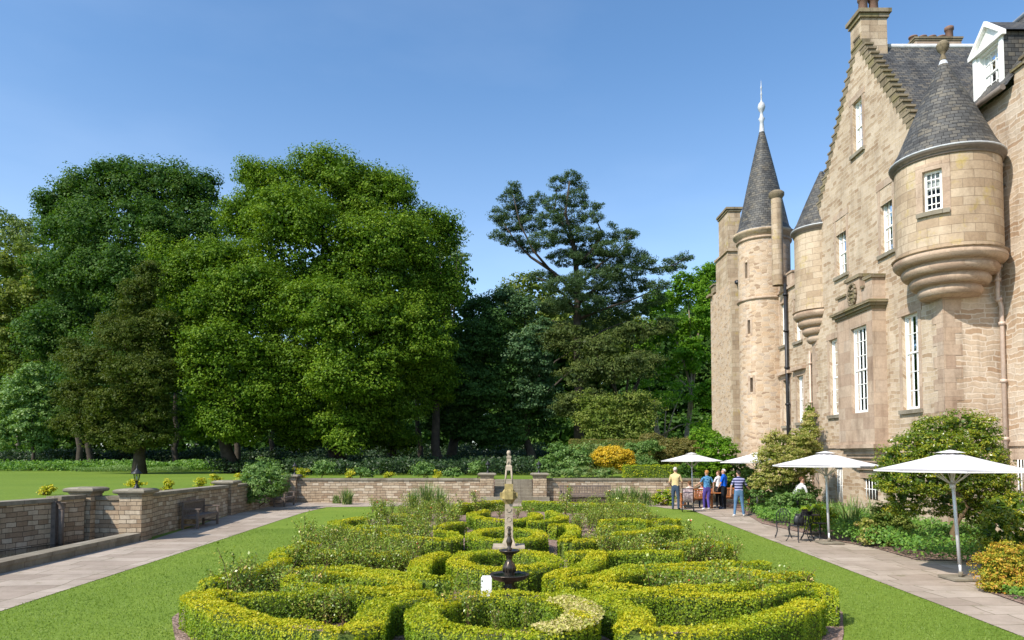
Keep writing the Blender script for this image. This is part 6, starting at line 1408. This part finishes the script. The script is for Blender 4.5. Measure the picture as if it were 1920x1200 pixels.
# ------------------------------------------------------------ people
def fabric(name, c, c2=None, stripe=None, rough=.85, spots=None):
    m, t, b = new_mat(name); b.inputs['Roughness'].default_value = rough; b.inputs['Specular IOR Level'].default_value = .15
    v = coords(t, 'Object')
    if stripe:
        sx = nd(t, 'ShaderNodeSeparateXYZ'); t.links.new(v, sx.inputs[0]); mm = nd(t, 'ShaderNodeMath', operation='MULTIPLY'); t.links.new(sx.outputs[2], mm.inputs[0]); mm.inputs[1].default_value = stripe
        fr = nd(t, 'ShaderNodeMath', operation='FRACT'); t.links.new(mm.outputs[0], fr.inputs[0]); t.links.new(ramp(t, fr.outputs[0], [(0, c), (.5, c2)], 'CONSTANT'), b.inputs['Base Color'])
    elif spots:
        n = noise(t, v, spots, 3); t.links.new(ramp(t, n.outputs[0], [(.42, c), (.56, c2)]), b.inputs['Base Color'])
    else: n = noise(t, v, 9, 4); t.links.new(ramp(t, n.outputs[0], [(.3, tuple(x * .8 for x in c)), (.7, c)]), b.inputs['Base Color'])
    n2 = noise(t, v, 14, 3); bump(t, b, n2.outputs[0], .5, .02); return m
M['skin'] = fabric('skin', (.52, .29, .20), rough=.6); M['shoe_w'] = fabric('white_shoe', (.7, .68, .66)); M['shoe_d'] = fabric('dark_shoe', (.05, .06, .09))
M['h_grey'] = fabric('grey_hair', (.50, .46, .42)); M['h_red'] = fabric('red_blond_hair', (.42, .20, .07)); M['h_dark'] = fabric('dark_hair', (.035, .03, .028)); M['h_brown'] = fabric('brown_hair', (.14, .07, .035))
def person(loc, rz, sc, label, shirt, trouser, shoe, hair, pose='stand', arms=None, hairlen=0, girth=1.0, sleeve=.6, legs=None):
    """skeleton in metres, looking along +Y; skin modifier turned into one continuous mesh"""
    J = {}; V = []; E = []; Rr = []; K = []
    def v(n, p, r, k): J[n] = len(V); V.append(p); Rr.append(r if isinstance(r, tuple) else (r, r)); K.append(k); return J[n]
    def e(a, b2): E.append((J[a], J[b2]))
    g = girth
    if pose in ('stand', 'walk'):
        v('pelvis', (0, 0, .94), (.155 * g, .115 * g), 'T'); v('waist', (0, .0, 1.08), (.145 * g, .11 * g), 'S'); v('chest', (0, .0, 1.28), (.165 * g, .115 * g), 'S'); v('upper', (0, -.01, 1.42), (.13 * g, .09), 'S')
        dz = 0; dy = 0
    elif pose == 'bend':
        v('pelvis', (0, 0, .92), (.15, .11), 'T'); v('waist', (0, .06, 1.05), (.14, .11), 'S'); v('chest', (0, .2, 1.2), (.155, .11), 'S'); v('upper', (0, .30, 1.28), (.12, .09), 'S'); dz = -.14; dy = .32
    else:
        v('pelvis', (0, 0, .53), (.15 * g, .12 * g), 'T'); v('waist', (0, -.01, .66), (.135 * g, .105 * g), 'S'); v('chest', (0, .01, .86), (.15 * g, .11 * g), 'S'); v('upper', (0, .02, .99), (.12 * g, .085), 'S'); dz = -.43; dy = .02
    v('neck', (0, .01 + dy, 1.50 + dz), (.052, .055), 'K'); v('jaw', (0, .03 + dy, 1.58 + dz), (.066, .078), 'K'); v('skull', (0, .015 + dy, 1.67 + dz), (.078, .096), 'K'); v('top', (0, .01 + dy, 1.735 + dz), (.05, .06), 'K')
    v('nose', (0, .115 + dy, 1.63 + dz), (.012, .014), 'K')
    for a, b2 in (('pelvis', 'waist'), ('waist', 'chest'), ('chest', 'upper'), ('upper', 'neck'), ('neck', 'jaw'), ('jaw', 'skull'), ('skull', 'top'), ('skull', 'nose')): e(a, b2)
    for i, sx in enumerate((-1, 1)):
        v('ear%d' % i, (sx * .086, .005 + dy, 1.635 + dz), (.014, .018), 'K'); e('skull', 'ear%d' % i)
        s0 = Vector(V[J['upper']]) + Vector((sx * .175 * (.9 + .1 * g), 0, -.01)); v('sh%d' % i, tuple(s0), .062 if g >= 1 else .05, 'S'); e('upper', 'sh%d' % i)
        el, wr = (arms or {}).get(i, (Vector((sx * .27, .0, 1.14 + (dz if pose != 'stand' and pose != 'walk' else 0))), Vector((sx * .27, .10, .90 + (dz if pose not in ('stand', 'walk') else 0)))))
        el, wr = Vector(el), Vector(wr); mid = s0.lerp(el, sleeve); v('ua%d' % i, tuple(mid), .05, 'S'); v('el%d' % i, tuple(el), .038, 'K'); v('fa%d' % i, tuple(el.lerp(wr, .35)), .036, 'K'); v('wr%d' % i, tuple(wr), .025, 'K')
        d = (wr - el).normalized(); q = wr + d * .075; v('hd%d' % i, tuple(q), (.034, .02), 'K')
        for a, b2 in (('sh', 'ua'), ('ua', 'el'), ('el', 'fa'), ('fa', 'wr'), ('wr', 'hd')): e(a + str(i), b2 + str(i))
        side = d.cross(Vector((1, 0, 0))).normalized()
        for f in range(4):
            o_ = side * (f - 1.5) * .02; L_ = (.062, .075, .07, .055)[f]; v('f%d%d' % (i, f), tuple(q + o_ * 1.1 + d * .045), .009, 'K'); e('hd%d' % i, 'f%d%d' % (i, f)); v('g%d%d' % (i, f), tuple(q + o_ * 1.2 + d * (.045 + L_ * .6) + Vector((-sx * .012, 0, 0))), .007, 'K'); e('f%d%d' % (i, f), 'g%d%d' % (i, f))
        v('th%d' % i, tuple(wr + d * .06 - side * .05), .009, 'K'); e('wr%d' % i, 'th%d' % i)
        if pose in ('stand', 'walk', 'bend'):
            kn, an = (legs or {}).get(i, ((sx * .11, .02, .50), (sx * .115, 0, .09)))
            v('hp%d' % i, (sx * .09, 0, .86), .092 * g, 'T'); v('tm%d' % i, tuple(Vector((sx * .09, 0, .86)).lerp(Vector(kn), .5)), .083 * g, 'T'); v('kn%d' % i, kn, .064, 'T'); v('cf%d' % i, tuple(Vector(kn).lerp(Vector(an), .35)), .060, 'T'); v('an%d' % i, an, .050, 'T')
        else:
            v('hp%d' % i, (sx * .09, .08, .53), .09 * g, 'T'); v('tm%d' % i, (sx * .11, .28, .54), .078 * g, 'T'); v('kn%d' % i, (sx * .12, .46, .53), .062, 'T'); v('cf%d' % i, (sx * .12, .47, .35), .055, 'T'); v('an%d' % i, (sx * .12, .45, .09), .045, 'T'); an = V[J['an%d' % i]]
        an = Vector(V[J['an%d' % i]]); v('hl%d' % i, (an.x, an.y - .03, an.z - .045), (.042, .035), 'F'); v('ft%d' % i, (an.x + sx * .02, an.y + .12, an.z - .055), (.046, .03), 'F'); v('to%d' % i, (an.x + sx * .03, an.y + .19, an.z - .06), (.035, .022), 'F')
        for a, b2 in (('hp', 'tm'), ('tm', 'kn'), ('kn', 'cf'), ('cf', 'an'), ('an', 'hl'), ('hl', 'ft'), ('ft', 'to')): e(a + str(i), b2 + str(i))
        e('pelvis', 'hp%d' % i)
    me = bpy.data.meshes.new('sk'); me.from_pydata([tuple(p) for p in V], E, []); o = bpy.data.objects.new('sk', me); col.objects.link(o)
    sk = o.modifiers.new('s', 'SKIN'); sk.use_smooth_shade = True; su = o.modifiers.new('u', 'SUBSURF'); su.levels = 2; su.render_levels = 2
    if not me.skin_vertices: me.attributes  # layer is added with the modifier
    sv = me.skin_vertices[0].data
    for i_, r_ in enumerate(Rr): sv[i_].radius = r_; sv[i_].use_root = (i_ == 0)
    dg = bpy.context.evaluated_depsgraph_get(); dg.update(); nm = bpy.data.meshes.new_from_object(o.evaluated_get(dg)); nm.name = 'person'
    bpy.data.objects.remove(o); bpy.data.meshes.remove(me)
    nm.materials.clear()
    for q in (M['skin'], shirt, trouser, M[shoe]): nm.materials.append(q)
    Va = np.array([tuple(p) for p in V]); Ea = np.array(E); A_, B_ = Va[Ea[:, 0]], Va[Ea[:, 1]]
    kk = {'K': 0, 'S': 1, 'T': 2, 'F': 3}; R0 = np.array([max(r_) for r_ in Rr])
    for p in nm.polygons:
        c = np.array(p.center); ab = B_ - A_; t_ = np.clip(((c - A_) * ab).sum(1) / (ab * ab).sum(1), 0, 1); q = A_ + ab * t_[:, None]; dd = np.linalg.norm(c - q, axis=1) / (R0[Ea[:, 0]] * (1 - t_) + R0[Ea[:, 1]] * t_)
        i_ = int(dd.argmin()); a, b2 = E[i_]; k_ = K[a] if t_[i_] < .5 else K[b2]
        p.material_index = kk[k_]; p.use_smooth = True
    ob = bpy.data.objects.new('person', nm); col.objects.link(ob); ob.location = loc; ob.rotation_euler = (0, 0, rz); ob.scale = (sc, sc, sc); tag(ob, label, 'person')
    # hair: a shell over the back and top of the skull
    b_ = B(); c = Vector((0, .0 + dy, 1.655 + dz)); nu, nv = 14, 9
    def hp(i, j):
        th = i / nu * math.tau; ph = j / nv * (math.pi * (.52 + .12 * hairlen)); back = max(0, -math.sin(th)); ph *= .60 + .55 * back if hairlen == 0 else .72 + .5 * back
        r_ = .094 + .006 * math.sin(i * 5 + j * 3); return (c.x + r_ * .94 * math.sin(ph) * math.cos(th), c.y + 1.14 * r_ * math.sin(ph) * math.sin(th), c.z + .012 + 1.12 * r_ * math.cos(ph))
    for i in range(nu):
        for j in range(nv): b_.poly([hp(i, j), hp(i + 1, j), hp(i + 1, j + 1), hp(i, j + 1)], smooth=True)
    b_.build('hair', M[hair], ob)
    return ob
yellow = fabric('yellow_polo', (.64, .49, .25)); dj = fabric('dark_jeans', (.05, .075, .12)); bt = fabric('blue_patterned_top', (.02, .08, .22), (.12, .32, .50), spots=22); pu = fabric('purple_trousers', (.09, .065, .28))
wh = fabric('white_shirt', (.72, .70, .70)); bk = fabric('black_trousers', (.012, .014, .02)); bs = fabric('bright_blue_shirt', (.01, .12, .68)); st = fabric('navy_striped_polo', (.02, .025, .09), (.33, .33, .50), 9.5); jn = fabric('blue_jeans', (.10, .19, .32)); rw = fabric('red_white_striped_top', (.75, .70, .68), (.60, .06, .05), 9); pk = fabric('pale_pink_top', (.72, .55, .50))
person(gp(1267, 956), R(-25), 1.07, 'man in a yellow polo shirt and dark jeans standing behind the pushchair', yellow, dj, 'shoe_d', 'h_grey', 'stand', {0: ((-.26, .02, 1.12), (-.22, .2, .98)), 1: ((.27, .05, 1.14), (.22, .24, 1.0))}, girth=1.08)
person(gp(1326, 957), R(6), 1.0, 'woman in a blue patterned top and purple trousers walking away', bt, pu, 'shoe_w', 'h_red', 'walk', {0: ((-.30, .08, 1.18), (-.38, .26, 1.08)), 1: ((.30, -.03, 1.16), (.30, .02, .92))}, girth=1.02, sleeve=.42, legs={0: ((-.10, .10, .50), (-.07, .16, .10)), 1: ((.05, .02, .49), (.03, -.12, .12))}, hairlen=.5)
person(gp(1348, 953), R(30), .97, 'person in a white shirt and black trousers half hidden behind the man in bright blue', wh, bk, 'shoe_d', 'h_brown', 'stand', {0: ((-.24, .1, 1.15), (-.1, .3, 1.25)), 1: ((.24, .1, 1.15), (.10, .3, 1.2))}, sleeve=.3)
person(gp(1358, 955), R(52), 1.02, 'grey haired man in a bright blue shirt and black trousers', bs, bk, 'shoe_d', 'h_grey', 'stand', {0: ((-.26, .05, 1.14), (-.22, .18, .93)), 1: ((.26, -.02, 1.14), (.25, .08, .90))}, girth=1.1)
person(gp(1386, 969), R(-8), 1.03, 'man in a navy striped polo shirt and jeans reaching out to a chair', st, jn, 'shoe_w', 'h_dark', 'stand', {0: ((-.28, .0, 1.16), (-.29, .06, .92)), 1: ((.34, .08, 1.12), (.52, .22, .95))}, girth=1.14, legs={0: ((-.13, .02, .50), (-.17, .0, .09)), 1: ((.13, .03, .50), (.17, .02, .09))})
sb = Vector(gp(1306, 953))
person((sb.x - .30, sb.y + .02, -.02), R(10), .95, 'seated girl with brown hair and a pale pink top, left on the bench', pk, dj, 'shoe_w', 'h_brown', 'sit', None, girth=.85, hairlen=1.0, sleeve=.3)
person((sb.x + .26, sb.y + .02, -.04), R(-15), .92, 'seated person in a red and white striped top leaning right on the bench', rw, dj, 'shoe_w', 'h_brown', 'sit', {0: ((-.24, .1, .72), (-.1, .3, .75)), 1: ((.26, .12, .74), (.2, .34, .78))}, girth=.95)
person((ony(1490, 900, 27.2).x, 27.2, 0), R(-70), 1.0, 'person in a white shirt bending forward in the bushes behind the bollard', wh, bk, 'shoe_d', 'h_brown', 'bend', {0: ((-.2, .4, 1.0), (-.15, .55, .85)), 1: ((.2, .4, 1.0), (.15, .55, .85))})
# pushchair
pc = empty('pushchair', gp(1290, 960), 'grey and black pushchair in front of the man in yellow', 'pushchair', None, R(-12))
M['pramgrey'] = fabric('grey_pram_fabric', (.34, .27, .27), (.18, .13, .14), spots=12)
b_ = B()
prof = [(-.22, -.05, .48), (-.20, -.16, .62), (-.14, -.18, .84), (.0, -.10, .98), (.1, .05, 1.0)]
for (a, z_) in (((-.18), 0),): pass
rows__ = [[(x, y, z_) for x in (-.2, -.12, .12, .2)] for y, z_ in ((-.04, .42), (-.14, .56), (-.16, .80), (-.08, .94), (.08, .98), (.22, .90))]
for r0, r1 in zip(rows__, rows__[1:]):
    for k in range(3): b_.poly([r0[k], r0[k + 1], r1[k + 1], r1[k]], smooth=True)
for s_ in (0, 3):
    c_ = (rows__[0][s_][0], .12, .62)
    for r0, r1 in zip(rows__, rows__[1:]): b_.poly([r0[s_], r1[s_], c_])
b_.build('hood', M['pramgrey'], pc)
b_ = B(); b_.box((-.17, -.02, .40), (.17, .34, .46)); b_.box((-.17, -.06, .461), (.17, -.0, .8)); b_.build('seat', M['pramgrey'], pc)
b_ = B()
for sx in (-1, 1): b_.tube([(sx * .23, -.28, 1.0), (sx * .23, -.1, .7), (sx * .22, .32, .16)], .016, 6); b_.tube([(sx * .22, .12, .48), (sx * .24, -.18, .14)], .016, 6)
b_.tube([(-.23, -.28, 1.0), (.23, -.28, 1.0)], .02, 8); b_.build('frame', M['black'], pc)
b_ = B(); b_.box((-.18, -.12, .20), (.18, .22, .28)); b_.build('basket', M['black'], pc)
for sx in (-1, 1):
    for y_, r_ in ((-.2, .11), (.32, .09)):
        b_ = B(); q = [(sx * .24 + .022 * math.cos(t_), 0, 0) for t_ in (0,)]
        P_ = [(sx * .24, y_ + (r_ - .02) * math.cos(k * math.tau / 16), r_ + (r_ - .02) * math.sin(k * math.tau / 16)) for k in range(17)]; b_.tube(P_, .02, 6, cap=False)
        for k in range(5): a = k * math.tau / 5; b_.tube([(sx * .24, y_, r_), (sx * .24, y_ + (r_ - .02) * math.cos(a), r_ + (r_ - .02) * math.sin(a))], .007, 4)
        b_.build('wheel', M['black'], pc)
